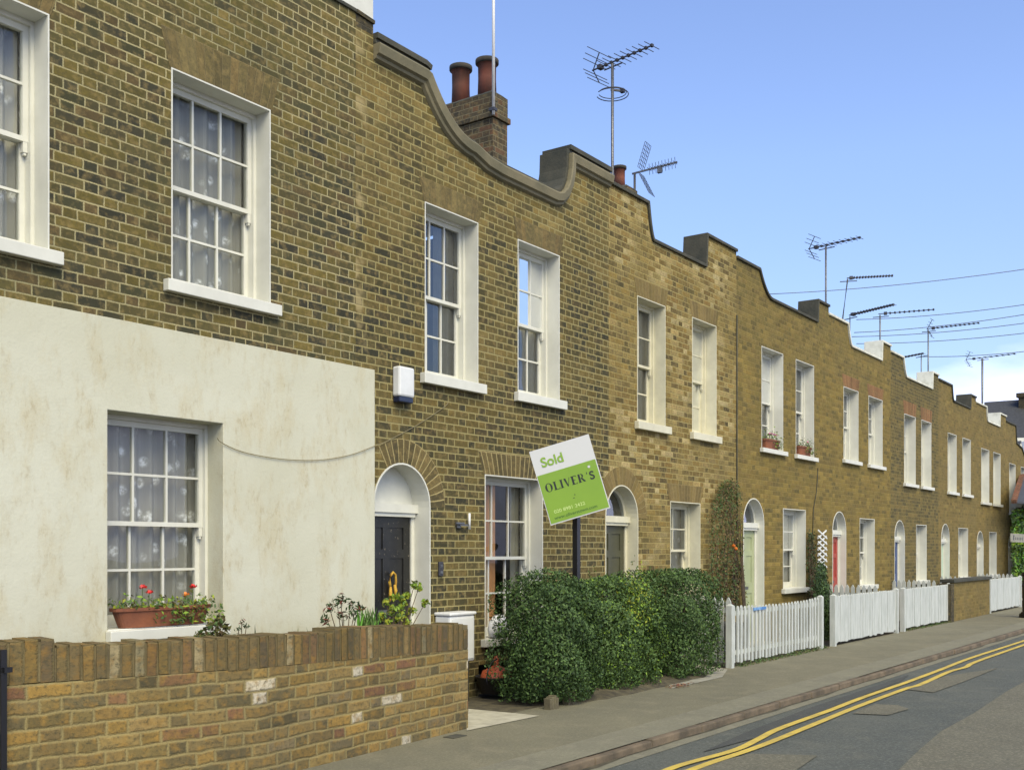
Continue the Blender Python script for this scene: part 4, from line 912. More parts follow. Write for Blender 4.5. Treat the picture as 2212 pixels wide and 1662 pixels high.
# orange sack in a dark basin, white sack on the sill, white table
c = G(1070, 1505); c.z = 0
t = thing('basin', c, 'dark round basin with arching handle in front of the cellar opening', 'basin')
m = MB(); m.lathe(c, [(0.16, 0.05), (0.21, 0.22), (0.225, 0.23), (0.19, 0.20), (0.15, 0.07)], 20); m.build('tub', 'basin', t, smooth=True)
m = MB(); m.tube([c + Vector((0.22 * math.cos(R(a)), -0.05, 0.22 + 0.2 * math.sin(R(a)))) for a in range(100, 200, 12)], 0.008, 6); m.build('handle', 'alu_dark', t, smooth=True)
m = MB(); rr = random.Random(8); prof = [(0.02, 0.0), (0.15, 0.02), (0.185, 0.10), (0.15, 0.18), (0.06, 0.22), (0.022, 0.245), (0.03, 0.30), (0.012, 0.34)]
m.lathe(c + Vector((0.02, 0.0, 0.10)), prof, 18); m.v = [(x_ + rr.uniform(-0.008, 0.008), y_ + rr.uniform(-0.008, 0.008), z_ + rr.uniform(-0.006, 0.006)) for x_, y_, z_ in m.v]
tag(m.build('sack', 'bag_orange', smooth=True), 'orange plastic sack tied at the top lying in the dark basin', 'sack')
c = P(1076, 1390, -0.02); m = MB(); m.lathe((c.x + 0.0, -0.02, 0.606), [(0.05, 0.0), (0.16, 0.02), (0.18, 0.10), (0.15, 0.19), (0.09, 0.235), (0.02, 0.25)], 18)
m.v = [(c.x + (x_ - c.x) * 1.0 + rr.uniform(-0.012, 0.012), -0.02 + (y_ + 0.02) * 0.35 + rr.uniform(-0.008, 0.008) - 0.005, z_ + rr.uniform(-0.01, 0.01) if z_ > 0.61 else z_) for x_, y_, z_ in m.v]
tag(m.build('plastic_bag', 'bag_white', smooth=True), 'crumpled white plastic bag on the window sill left of the hedge', 'bag')
xl = P(938, 1330, 0).x; d_ = ray(972, 1335); yf = xl * d_.y / d_.x - DIST; ta = Vector((xl, yf, 0)); tb = P(1026, 1335, yf)
t = thing('meter_box', (ta.x, yf / 2, 0.42), 'white box cupboard standing against the brick behind the end of the garden wall', 'meter box')
m = MB(); m.box(ta.x, tb.x, yf, -0.004, 0.42, 0.90); m.build('cabinet', 'bin_white', t, bevel=0.02)
m = MB(); m.box(ta.x - 0.012, tb.x + 0.012, yf - 0.015, -0.003, 0.901, 0.935); m.build('lid', 'bin_white', t, bevel=0.012)
m = MB(); m.box(ta.x + 0.03, tb.x - 0.03, yf - 0.008, yf - 0.0005, 0.45, 0.87); m.build('door', 'bin_white', t)
m = MB(); m.box(ta.x + 0.05, tb.x - 0.05, yf + 0.04, -0.004, -0.01, 0.419); m.build('plinth', 'basin', t)

# ---------------------------------------------------------------- planters
def planter(name, xc, yc, z, w_, h_, dp, label, grp, flowers, seed, nleaf=420, fol=('lf_mid', 'lf_lime', 'lf_olive', 'lf_yellow'), spread=0.10, lh=0.1):
    t = thing(name, (xc, yc, z), label, 'planter', grp); m_ = MB(); n_ = 28; fol = list(fol)
    def ring(k_, zz_, g):
        return [((xc + (w_ / 2 + g) * (abs(math.cos(a)) ** 0.35) * (1 if math.cos(a) > 0 else -1) * k_), yc + (dp / 2 + g) * (abs(math.sin(a)) ** 0.6) * (1 if math.sin(a) > 0 else -1) * k_, z + zz_) for a in (2 * math.pi * (i + 0.5) / n_ for i in range(n_))]
    rs = [ring(0.86, 0, 0), ring(0.97, h_ * 0.82, 0), ring(1.0, h_ * 0.83, 0.008), ring(1.0, h_, 0.008), ring(0.93, h_, 0), ring(0.92, h_ * 0.85, 0)]
    for a, b_ in zip(rs, rs[1:]):
        for i in range(n_): m_.quad([a[i], a[(i + 1) % n_], b_[(i + 1) % n_], b_[i]])
    m_.quad(rs[0]); m_.quad(rs[-1]); m_.build('trough', 'terracotta', t, smooth=False)
    rng = np.random.default_rng(seed); p = np.stack([xc + rng.uniform(-w_ / 2, w_ / 2 + 0.02, nleaf), yc + rng.normal(-0.01, dp * 0.35, nleaf), z + h_ + np.abs(rng.normal(0, lh * 0.45, nleaf)) - 0.01], 1)
    hang = rng.random(nleaf) < 0.35; p[hang, 1] = yc - dp / 2 - rng.uniform(0.0, 0.05, hang.sum()); p[hang, 2] = z + h_ - rng.uniform(0, h_ * 0.9, hang.sum()); p[hang, 0] = xc + rng.normal(w_ * 0.25, w_ * 0.2, hang.sum()).clip(-w_ * 0.15, w_ / 2 + 0.06)
    leafsz = 0.020 if w_ > 0.7 else 0.018
    leaves('foliage', p, np.tile([0, -0.7, 0.7], (nleaf, 1)), leafsz, fol, [3, 2, 2, 1], t, seed=seed)
    for i, (fx, fz, mt) in enumerate(flowers):
        f = MB(); st = Vector((xc + fx, yc - 0.02, z + h_)); tp = Vector((xc + fx, yc - 0.03, z + h_ + fz)); f.tube([st, tp], 0.003, 5, mi=1)
        rr_ = random.Random(i)
        for j in range(22):
            d = Vector((rr_.gauss(0, 1), rr_.gauss(0, 1), rr_.gauss(0, 0.6))).normalized(); c_ = tp + Vector((d.x * 0.034, d.y * 0.02, d.z * 0.017)) * rr_.uniform(0.3, 1.1); s1 = d.orthogonal().normalized() * rr_.uniform(0.005, 0.010); s2 = d.cross(s1)
            f.quad([c_ - s1 - s2, c_ + s1 - s2, c_ + s1 + s2, c_ - s1 + s2])
        f.build('flower_head', [mt, 'lf_mid'], t)
    return t
planter('window_box', 5.29, 0.03, 0.985, 0.88, 0.15, 0.16, 'long terracotta window box of red geraniums on the rendered house sill', None,
        [(-0.20, 0.16, 'petal_red'), (-0.14, 0.115, 'petal_red'), (0.27, 0.15, 'petal_red'), (0.20, 0.09, 'petal_orange')], 4, 560, lh=0.10)
for (a, b_), lb, s_, fl in (((17.06, 18.0), 'terracotta window box with pink flowers on the left upstairs sill', 5, 'petal_pink'), ((18.6, 19.5), 'terracotta window box with green plant on the right upstairs sill', 6, 'petal_pink')):
    planter('window_box', (a + b_) / 2, 0.04, 3.285, 0.62, 0.16, 0.15, lb, 'upstairs window boxes', [(x_, 0.1, fl) for x_ in ((-0.1, 0.0, 0.1, 0.2) if s_ == 5 else (0.15,))], s_, 260, fol=('lf_dark', 'lf_mid', 'lf_lime', 'lf_olive'), lh=0.18)

# ---------------------------------------------------------------- hedge and plants
def bush(label, cx, cy, r, zc, n, mats, wts, seed, size=0.0175, power=5.0, name='privet_bush', lumps=0.12):
    t = thing(name, (cx, cy, 0.0), label, 'bush', 'bushes of the front hedge')
    p, d = ellip((cx, cy, zc), r, n, seed, 0.60, power, lumps); keep = p[:, 2] > 0.03
    rng = np.random.default_rng(seed + 100); P_, D_ = [p[keep]], [d[keep]]
    for i in range(70):                        # young shoots that stick out of the clipped outline
        sel = rng.integers(0, keep.sum()); b0 = p[keep][sel]; dd = d[keep][sel] * np.array([1, 1, 0.4]) + np.array([0, 0, 0.9]); dd /= np.linalg.norm(dd)
        if b0[2] < zc: continue
        k2 = rng.integers(5, 13); tt_ = np.linspace(0, rng.uniform(0.05, 0.15), k2)[:, None]
        P_.append(b0 + dd * tt_ + rng.normal(0, 0.008, (k2, 3))); D_.append(np.tile(dd, (k2, 1)) + rng.normal(0, 0.6, (k2, 3)))
    leaves('foliage', np.concatenate(P_), np.concatenate(D_), size, mats, wts, t, jit=0.75, seed=seed)
    m_ = MB(); rr_ = random.Random(seed)
    for i in range(7):
        a = Vector((cx + rr_.uniform(-0.4, 0.4) * r[0], cy + rr_.uniform(-0.3, 0.3) * r[1], 0.0)); b_ = a + Vector((rr_.uniform(-0.2, 0.2), rr_.uniform(-0.1, 0.1), zc)); c_ = b_ + Vector((rr_.uniform(-0.25, 0.25), rr_.uniform(-0.12, 0.12), r[2] * 0.7))
        m_.tube([a, b_, c_], 0.02, 6, rs=[0.022, 0.014, 0.005])
    m_.build('stem', 'bark', t, smooth=True)
    return t
HY = -0.88
cA, cB, cC = P(1178, 1365, HY), P(1325, 1360, HY), P(1455, 1350, HY)
bush('dark glossy hedge bush nearest the garden wall', cA.x + 0.08, HY, (0.49, 0.44, 0.64), 0.62, 36000, ['lf_dark', 'lf_deep', 'lf_mid', 'lf_light'], [5, 2, 4, 0.8], 11, lumps=0.16)
bush('yellow green bush in the middle of the hedge behind the sign post', cB.x - 0.02, HY + 0.05, (0.80, 0.40, 0.65), 0.60, 42000, ['lf_mid', 'lf_dark', 'lf_light', 'lf_lime'], [5, 4, 1.5, 0.9], 12, lumps=0.15)
yb_ = bpy.data.objects[[o.name for o in COL.objects if o.name.startswith('privet_bush')][-1]]
rng = np.random.default_rng(77); yc_ = P(1375, 1300, -1.18); n_ = 1100
yp = rng.normal(0, 1, (n_, 3)) * np.array([0.14, 0.05, 0.17]) + np.array(yc_)
leaves('yellow_foliage', yp, np.tile([0, -1.0, 0.4], (n_, 1)), 0.017, ['lf_yellow', 'lf_lime', 'lf_mid'], [2, 2, 2], yb_, jit=0.7, seed=78)
tb_ = bush('rounded green hedge bush nearest the picket fence', cC.x + 0.02, HY, (0.62, 0.45, 0.67), 0.63, 38000, ['lf_mid', 'lf_dark', 'lf_deep', 'lf_light'], [5, 4, 1, 1.3], 13, lumps=0.14)

def sprays(mb, base, tips, r0=0.006, mi=0):
    for tp in tips:
        mid = (Vector(base) + Vector(tp)) / 2 + Vector((0, 0, 0.04)); mb.tube([base, mid, tp], r0, 5, rs=[r0, r0 * 0.8, r0 * 0.5], mi=mi)
def whorl_plant(label, px, py, y, tips, mats, seed, lsize, nl, aspect=0.32, cat='plant', name='garden_plant'):
    base = P(px, py, y); base.z = 0.55; t = thing(name, base, label, cat)
    tp = [P(a, b_, y + dy) for a, b_, dy in tips]; m_ = MB(); sprays(m_, base, tp); m_.build('stem', 'bark', t, smooth=True)
    rng = np.random.default_rng(seed); pts, nr = [], []
    for q_ in tp:
        d = rng.normal(0, 1, (nl, 3)); d /= np.linalg.norm(d, axis=1)[:, None]; pts.append(np.array(q_) + d * lsize * rng.uniform(0.5, 1.9, (nl, 1))); nr.append(d)
    leaves('foliage', np.concatenate(pts), np.concatenate(nr), lsize, mats, [3, 2, 1][:len(mats)], t, jit=0.8, aspect=aspect, seed=seed)
    return t
YP = -0.62
whorl_plant('dark whorled leaf plant behind the wall in front of render', 745, 1345, YP, [(728, 1300, 0), (712, 1313, 0.05), (705, 1335, 0), (757, 1305, 0.04), (775, 1312, 0.06), (742, 1330, 0), (736, 1292, 0.03), (765, 1325, 0)], ['lf_deep', 'lf_dark', 'lf_red'], 21, 0.028, 26)
tips = [(835, 1300, 0), (850, 1290, 0.02), (862, 1310, 0), (880, 1285, 0), (905, 1268, 0.03), (895, 1262, 0), (918, 1302, 0), (870, 1325, 0), (845, 1322, 0), (826, 1330, 0), (890, 1318, 0.05), (858, 1338, 0), (880, 1345, 0), (838, 1345, 0), (872, 1300, 0), (862, 1332, -0.03), (848, 1312, -0.03), (866, 1290, 0)]
whorl_plant('yellow green bushy plant behind the wall in front of the black door', 855, 1360, YP, tips, ['lf_yellow', 'lf_lime', 'lf_light'], 22, 0.022, 34, 0.55)
whorl_plant('trailing olive plant beside the window box above the wall', 470, 1385, -0.45, [(465, 1345, 0), (478, 1340, 0), (452, 1352, 0), (487, 1352, 0), (470, 1362, 0), (440, 1375, 0), (455, 1370, 0), (430, 1368, 0.05), (485, 1372, 0)], ['lf_olive', 'lf_mid', 'lf_bronze'], 23, 0.022, 30, 0.5)
whorl_plant('small dark rosette plant above the wall right of the window box', 522, 1385, -0.45, [(522, 1342, 0), (532, 1350, 0), (515, 1358, 0), (505, 1372, 0), (525, 1376, 0), (495, 1378, 0)], ['lf_deep', 'lf_dark', 'lf_red'], 24, 0.018, 12)
# grass-like blades
def blades(label, px0, px1, py_top, py_base, y, n, mats, seed, lean=0.06, wd=0.007, name='grass_clump'):
    b0 = P((px0 + px1) / 2, py_base, y); b0.z -= 0.05; t = thing(name, b0, label, 'plant'); m_ = MB(); rr_ = random.Random(seed)
    for i in range(n):
        fx = rr_.random(); p0 = P(px0 + (px1 - px0) * fx, py_base + 8, y + rr_.uniform(-0.05, 0.05)); p1 = P(px0 + (px1 - px0) * fx + rr_.uniform(-12, 12), py_top + rr_.random() ** 1.5 * (py_base - py_top) * 0.8, y + rr_.uniform(-0.08, 0.08))
        s_ = Vector((wd, rr_.uniform(-wd, wd), 0)); mid = (p0 + p1) / 2 + Vector((rr_.uniform(-0.02, 0.02), 0, 0.01)); mi = rr_.randrange(len(mats))
        m_.quad([p0 - s_, p0 + s_, mid + s_ * 0.8, mid - s_ * 0.8], mi=mi); m_.quad([mid - s_ * 0.8, mid + s_ * 0.8, p1], mi=mi)
    m_.build('blades', mats, t)
blades('bright green strap leaves growing above the wall capping', 775, 815, 1308, 1352, YP, 110, ['lf_bright', 'lf_mid', 'lf_light'], 31)
blades('sparse spiky shoots along the wall capping', 540, 705, 1345, 1388, -0.75, 14, ['lf_dark', 'lf_mid'], 32, wd=0.005)
def weeds(label, x0, x1, y0, y1, n, seed, hmax=0.05, mats=('lf_mid', 'lf_olive', 'lf_dark'), name='weeds'):
    rng = np.random.default_rng(seed); p = np.stack([rng.uniform(x0, x1, n), y0 + (y1 - y0) * rng.random(n), 0.005 + hmax * rng.random(n) ** 2], 1)
    o = leaves(name, p, np.tile([0, -0.3, 1.0], (n, 1)), 0.014, mats, [3, 2, 2], None, seed=seed); return tag(o, label, 'weeds', None, 'stuff')
fx0, fx1 = P(1575, 1440, -1.05).x, P(1772, 1400, -1.05).x
weeds('low green weeds along the foot of the nearest picket fence', fx0 + 0.2, fx1 + 0.15, -1.16, -1.04, 900, 41, 0.05)
weeds('low green weeds along the foot of the third picket fence', P(1955, 1360, -1.05).x, P(2050, 1350, -1.05).x, -1.14, -1.04, 500, 42, 0.04)
rng = np.random.default_rng(9); c = G(1480, 1482); n_ = 90
o = leaves('fallen_leaves', np.stack([c.x + rng.normal(0, 0.14, n_), c.y + rng.normal(0.05, 0.05, n_), np.full(n_, 0.012)], 1), np.tile([0, 0, 1.0], (n_, 1)), 0.02, ['leaf_litter', 'lf_red', 'lf_dry'], [3, 2, 1], None, jit=0.2, seed=3)
tag(o, 'brown fallen leaves at the foot of the hedge', 'leaves', None, 'stuff')
# climber between the patchy and golden houses
def climber(label, pxs, y, n, mats, wts, seed, size=0.02, name='climbing_plant', thick=0.14):
    """pxs: list of (py, px left, px right)"""
    rng = np.random.default_rng(seed); pts = []
    for i in range(n):
        t_ = rng.random() * (len(pxs) - 1); k_ = int(t_); f = t_ - k_; a, b_ = pxs[k_], pxs[min(k_ + 1, len(pxs) - 1)]
        py = a[0] + (b_[0] - a[0]) * f; l_ = a[1] + (b_[1] - a[1]) * f; r_ = a[2] + (b_[2] - a[2]) * f
        yy = y - rng.random() * thick; pts.append(P(l_ + (r_ - l_) * rng.random() + rng.normal(0, 3), py + rng.normal(0, 5), yy)[:])
    p = np.array(pts); p[:, 2] = np.maximum(p[:, 2], 0.03)
    c = p.mean(0); t = thing(name, (c[0], y, 0), label, 'climber')
    leaves('foliage', p, np.tile([0, -1.0, 0.2], (n, 1)), size, mats, wts, t, jit=0.8, seed=seed)
    m_ = MB(); rr_ = random.Random(seed); bx = P((pxs[-1][1] + pxs[-1][2]) / 2, pxs[-1][0], y)
    for i in range(16):
        k_ = rr_.randrange(0, max(1, len(pxs) // 2)); tp = P(rr_.uniform(pxs[k_][1], pxs[k_][2]), pxs[k_][0] + rr_.uniform(0, 60), y - rr_.uniform(0.02, 0.1))
        md = P(rr_.uniform(pxs[len(pxs) // 2][1], pxs[len(pxs) // 2][2]), pxs[len(pxs) // 2][0], y - 0.05)
        m_.tube([(bx.x + rr_.uniform(-0.06, 0.06), y - 0.03, 0.0), md, tp], 0.01, 5, rs=[0.014, 0.009, 0.004])
    m_.build('stem', 'bark', t, smooth=True); return t, p
t, _p = climber('tall twiggy climber on the brick between olive and sage doors', [(1040, 1562, 1590), (1070, 1545, 1602), (1110, 1537, 1598), (1170, 1532, 1600), (1220, 1535, 1602), (1270, 1540, 1596), (1310, 1548, 1590), (1345, 1556, 1582)], -0.02, 5600,
        ['lf_dark', 'lf_mid', 'lf_olive', 'lf_dry', 'lf_twig'], [3, 3.2, 2.4, 2.0, 1.8], 51, 0.018)
f = MB(); rr = random.Random(2)
for px, py in ((1585, 1178), (1590, 1184)):
    c = P(px, py, -0.17)
    for j in range(14):
        d = Vector((rr.gauss(0, 1), rr.gauss(0, 1), rr.gauss(0, 1))).normalized(); c_ = c + d * 0.02; s1 = d.orthogonal().normalized() * 0.014; s2 = d.cross(s1); f.quad([c_ - s1 - s2, c_ + s1 - s2, c_ + s1 + s2, c_ - s1 + s2])
f.build('flower_head', 'petal_orange', t)
climber('dark narrow evergreen shrub under the white lattice', [(1220, 1768, 1780), (1260, 1762, 1788), (1290, 1760, 1795), (1330, 1762, 1798), (1385, 1766, 1796)], -0.35, 4200, ['lf_deep', 'lf_dark', 'lf_mid'], [4, 3, 1], 52, 0.024, name='evergreen_shrub', thick=0.3)
climber('dark reddish creeper on golden brick left of the lattice', [(1150, 1748, 1756), (1200, 1746, 1762), (1250, 1746, 1766), (1300, 1746, 1768)], -0.02, 1500, ['lf_bronze', 'lf_deep', 'lf_dark'], [3, 3, 2], 53, 0.02, name='wall_creeper', thick=0.1)
climber('thin sprig climbing beside the sage green door frame', [(1110, 1594, 1606), (1180, 1596, 1604), (1260, 1600, 1608), (1310, 1602, 1620)], -0.06, 260, ['lf_mid', 'lf_olive', 'lf_yellow'], [2, 2, 1], 54, 0.02, name='wall_creeper', thick=0.05)
# lattice
la, lb_ = P(1766, 1225, -0.05), P(1785, 1150, -0.05)
t = thing('lattice_panel', (la.x, -0.05, la.z), 'narrow white diamond lattice fixed on the golden brick wall', 'trellis'); m = MB()
wv, hv = lb_.x - la.x, lb_.z - la.z; n_ = 6
for i in range(n_):
    za, zb = la.z + hv * i / n_, la.z + hv * (i + 1.4) / n_
    m.bar((la.x, -0.05, za), (lb_.x, -0.05, zb), 0.03, 0.012, up=(0, 1, 0)); m.bar((la.x, -0.062, zb), (lb_.x, -0.062, za), 0.03, 0.012, up=(0, 1, 0))
m.build('slats', 'lace_white', t)

# ---------------------------------------------------------------- picket fences
def fence(pa, pb, label, npk, ztop=0.84, dip=0.0, y=-1.05, pick=0.045, sticker=None, solid=False, ends=(0.09, 0.09)):
    xa, xb = P(pa, 1300, y).x, P(pb, 1300, y).x
    t = thing('picket_fence', (xa, y, 0), label, 'fence', 'white picket fences')
    for x_ in (xa, xb - ends[1]):
        m_ = MB(); m_.box(x_, x_ + 0.085, y - 0.05, y + 0.035, 0.0, ztop + 0.0); m_.hexa([(x_, y - 0.05, ztop), (x_ + 0.085, y - 0.05, ztop), (x_ + 0.085, y + 0.035, ztop), (x_, y + 0.035, ztop), (x_ + 0.025, y - 0.02, ztop + 0.025), (x_ + 0.06, y - 0.02, ztop + 0.025), (x_ + 0.06, y + 0.005, ztop + 0.025), (x_ + 0.025, y + 0.005, ztop + 0.025)]); m_.build('post', 'fence_white', t)
    m_ = MB()
    for z_ in (0.16, ztop - 0.14): m_.box(xa + 0.085, xb - 0.085, y + 0.0, y + 0.03, z_, z_ + 0.06)
    m_.build('rail', 'fence_white', t)
    m_ = MB(); L_ = xb - xa - 0.17 - 0.02; rr_ = random.Random(npk)
    for i in range(npk):
        x_ = xa + 0.095 + L_ * (i + 0.5) / npk; w_ = L_ / npk * (pick if pick < 1 else 0.98) / 2; tt = (i + 0.5) / npk
        zt_ = ztop + 0.0 - dip * math.sin(math.pi * tt) + rr_.uniform(-0.006, 0.006); z0_ = 0.05 + rr_.uniform(-0.01, 0.015); y_ = y - 0.022 + rr_.uniform(-0.003, 0.003)
        ln_ = rr_.uniform(-0.004, 0.004); m_.hexa([(x_ - w_, y_, z0_), (x_ + w_, y_, z0_), (x_ + w_, y_ + 0.02, z0_), (x_ - w_, y_ + 0.02, z0_), (x_ - w_ + ln_, y_, zt_ - 0.03), (x_ + w_ + ln_, y_, zt_ - 0.03), (x_ + w_ + ln_, y_ + 0.02, zt_ - 0.03), (x_ - w_ + ln_, y_ + 0.02, zt_ - 0.03)]); x_ += ln_; m_.hexa([(x_ - w_, y_, zt_ - 0.03), (x_ + w_, y_, zt_ - 0.03), (x_ + w_, y_ + 0.02, zt_ - 0.03), (x_ - w_, y_ + 0.02, zt_ - 0.03), (x_ - w_ * 0.15, y_, zt_), (x_ + w_ * 0.15, y_, zt_), (x_ + w_ * 0.15, y_ + 0.02, zt_), (x_ - w_ * 0.15, y_ + 0.02, zt_)])
    m_.build('pickets', 'fence_white', t)
    return t
F1 = fence(1573, 1773, 'nearest white picket fence with narrow spaced pickets and small blue sticker', 27, 0.83, 0.035, pick=0.46)
c0, c1 = P(1612, 1318, -1.08), P(1655, 1318, -1.08)
m = MB(); m.box(c0.x + 0.25, c1.x, -1.082, -1.076, 0.735, 0.775); m.build('sticker', 'sticker_blue', F1)
fence(1797, 1936, 'second white picket fence of close boards left of the blue door', 26, 0.83, 0.0, pick=0.93)
fence(1948, 2049, 'third white picket fence of close boards with weeds at its foot', 24, 0.83, 0.0, pick=0.93)
fence(2135, 2203, 'farthest white picket fence beyond the low brick wall', 26, 0.85, 0.0, pick=0.95)
def side_fence(x, label, y0=-0.98, y1=-0.04, ztop=0.93):
    t = thing('picket_fence', (x, y0, 0), label, 'fence', 'side picket fences between front gardens')
    m_ = MB(); n_ = 9
    for i in range(n_):
        y_ = y0 + (y1 - y0) * (i + 0.5) / n_; w_ = 0.036
        m_.box(x - 0.01, x + 0.01, y_ - w_, y_ + w_, 0.04, ztop - 0.06); m_.hexa([(x - 0.01, y_ - w_, ztop - 0.06), (x + 0.01, y_ - w_, ztop - 0.06), (x + 0.01, y_ + w_, ztop - 0.06), (x - 0.01, y_ + w_, ztop - 0.06), (x - 0.01, y_ - 0.004, ztop), (x + 0.01, y_ - 0.004, ztop), (x + 0.01, y_ + 0.004, ztop), (x - 0.01, y_ + 0.004, ztop)])
    m_.build('pickets', 'fence_white', t)
    m_ = MB(); m_.box(x + 0.01, x + 0.04, y0, y1, 0.2, 0.26); m_.box(x + 0.01, x + 0.04, y0, y1, 0.72, 0.78); m_.build('rail', 'fence_white', t)
side_fence(fx0 + 0.25, 'side picket fence running back to the wall by the climber')
side_fence(20.15, 'side picket fence running back beside the evergreen shrub')
side_fence(24.2, 'side picket fence running back left of the blue door')
side_fence(28.2, 'side picket fence running back to the sooty brick house')
side_fence(32.2, 'side picket fence running back beside the low brick wall')
# white gate standing open at the third garden
ga_, gb_ = P(1937, 1300, -0.9), P(1953, 1300, -0.9)
t = thing('garden_gate', (ga_.x + 0.05, -1.0, 0), 'white boarded gate between the second and third picket fences', 'gate')
m = MB(); m.box(ga_.x + 0.03, P(1948, 1300, -1.0).x + 0.02, -0.98, -0.955, 0.22, 0.86); m.build('boards', 'fence_white', t)
m = MB(); m.box(ga_.x + 0.12, ga_.x + 0.20, -0.995, -0.981, 0.62, 0.72); m.build('latch', 'alu_dark', t)
# green bins glimpsed in the gate gaps
for (px0, px1, y, z1, lb, mt) in ((1775, 1799, -0.45, 0.62, 'dark green bin in the gap after the nearest picket fence', 'lf_deep'), (1549, 1574, -0.4, 0.52, 'dark brown tub behind the hedge end', 'basin')):
    a, b_ = P(px0, 1300, y), P(px1, 1300, y); t = thing('garden_bin', ((a.x + b_.x) / 2, y, 0), lb, 'bin')
    m = MB(); c = (a.x + b_.x) / 2; r_ = (b_.x - a.x) / 2
    m.hexa([(c - r_ * 0.85, y - 0.2, 0.0), (c + r_ * 0.85, y - 0.2, 0.0), (c + r_ * 0.85, y + 0.2, 0.0), (c - r_ * 0.85, y + 0.2, 0.0), (c - r_, y - 0.24, z1 - 0.05), (c + r_, y - 0.24, z1 - 0.05), (c + r_, y + 0.24, z1 - 0.05), (c - r_, y + 0.24, z1 - 0.05)]); m.build('body', mt, t, bevel=0.01)
    m = MB(); m.box(c - r_ - 0.02, c + r_ + 0.02, y - 0.26, y + 0.26, z1 - 0.05, z1); m.build('lid', mt, t, bevel=0.01)
# far low brick wall
xa, xb = P(2052, 1300, -1.05).x, P(2133, 1300, -1.05).x
t = thing('garden_wall', (xa, -1.05, 0), 'low brick garden wall with dark capping between the far picket fences', 'wall')
m = MB(); m.box(xa, xb, -1.10, -0.88, -0.02, 0.86); m.build('brickwork', 'brick_tawny', t)
m = MB(); m.box(xa - 0.03, xb + 0.03, -1.15, -0.84, 0.861, 0.93); m.build('capping', 'coping_dark', t, bevel=0.008)
m = MB(); m.box(xa - 0.26, xa - 0.004, -1.14, -0.84, -0.02, 0.84); m.build('pier', 'brick_sooty', t)
weeds('dark creeping plant over the low brick wall', xa - 0.4, xa + 0.7, -0.9, -0.6, 500, 44, 0.9, ('lf_dark', 'lf_bronze', 'lf_deep'))

# ---------------------------------------------------------------- sold board
fwd = Vector((CA, SA, 0)); rt = Vector((SA, -CA, 0)); up = Vector((0, 0, 1))
pc = P(1232, 1037, -0.92)
bs = thing('sale_board', (P(1246, 1230, -0.88).x, -0.88, 0), 'tilted green and white estate agent board reading Sold on a black post', 'sign')
nrm = (Vector((0, -DIST, CH)) - pc); nrm.z = 0; nrm.normalize(); rgt = Vector((-nrm.y, nrm.x, 0)); 
tl, tr, bl, br = P(1143, 975, -0.92), P(1270, 938, -0.92), P(1190, 1135, -0.92), P(1320, 1095, -0.92)
def onplane(px, py, n_=nrm):                      # where the sight line meets the board
    d = ray(px, py); o_ = Vector((0, -DIST, CH)); return o_ + d * ((pc - o_).dot(n_) / d.dot(n_))
tl, tr, bl, br = [onplane(*p) for p in ((1143, 975), (1270, 938), (1190, 1135), (1320, 1095))]
ux = ((tr - tl) + (br - bl)) / 2; uy = ((tl - bl) + (tr - br)) / 2; cc = (tl + tr + bl + br) / 4
bw, bh = ux.length, uy.length; ux.normalize(); uy = (uy - ux * uy.dot(ux)).normalized(); nz = ux.cross(uy)
if nz.dot(nrm) < 0: nz = -nz
def bp_(u, v, w_=0.0): return cc + ux * (u - 0.5) * bw + uy * (0.5 - v) * bh + nz * w_
m = MB(); m.obox(cc, ux * bw / 2, uy * bh / 2, nz * 0.006); panel = m.build('panel', 'sign_white', bs)
m = MB(); m.quad([bp_(0.012, 0.985, 0.0085), bp_(0.985, 0.985, 0.0085), bp_(0.985, 0.335, 0.0085), bp_(0.012, 0.335, 0.0085)]); m.build('green_field', 'sign_green', panel)
def poly(mb, pts, w_=0.0105): mb.quad([bp_(u, v, w_) for u, v in pts])
def text(s, u, v, h, mat, name, sx=1.0, w_=0.0105, bold=0.0):
    cu = bpy.data.curves.new('t', 'FONT'); cu.body = s; cu.size = 1.0; cu.offset = bold
    to = bpy.data.objects.new('t', cu); COL.objects.link(to); bpy.context.view_layer.update()
    me = bpy.data.meshes.new_from_object(to); bpy.data.objects.remove(to)
    org = ORG[bs.name]
    for vt in me.vertices:
        p = bp_(u, v, w_) + ux * vt.co.x * h * sx + uy * vt.co.y * h; vt.co = p - org
    me.materials.clear(); me.materials.append(MATS[mat]); o_ = bpy.data.objects.new(name, me); COL.objects.link(o_); o_.parent = panel; ORG[o_.name] = org
text('Sold', 0.13, 0.245, bh * 0.175, 'ink_green', 'sold_lettering', 1.0, bold=0.022)
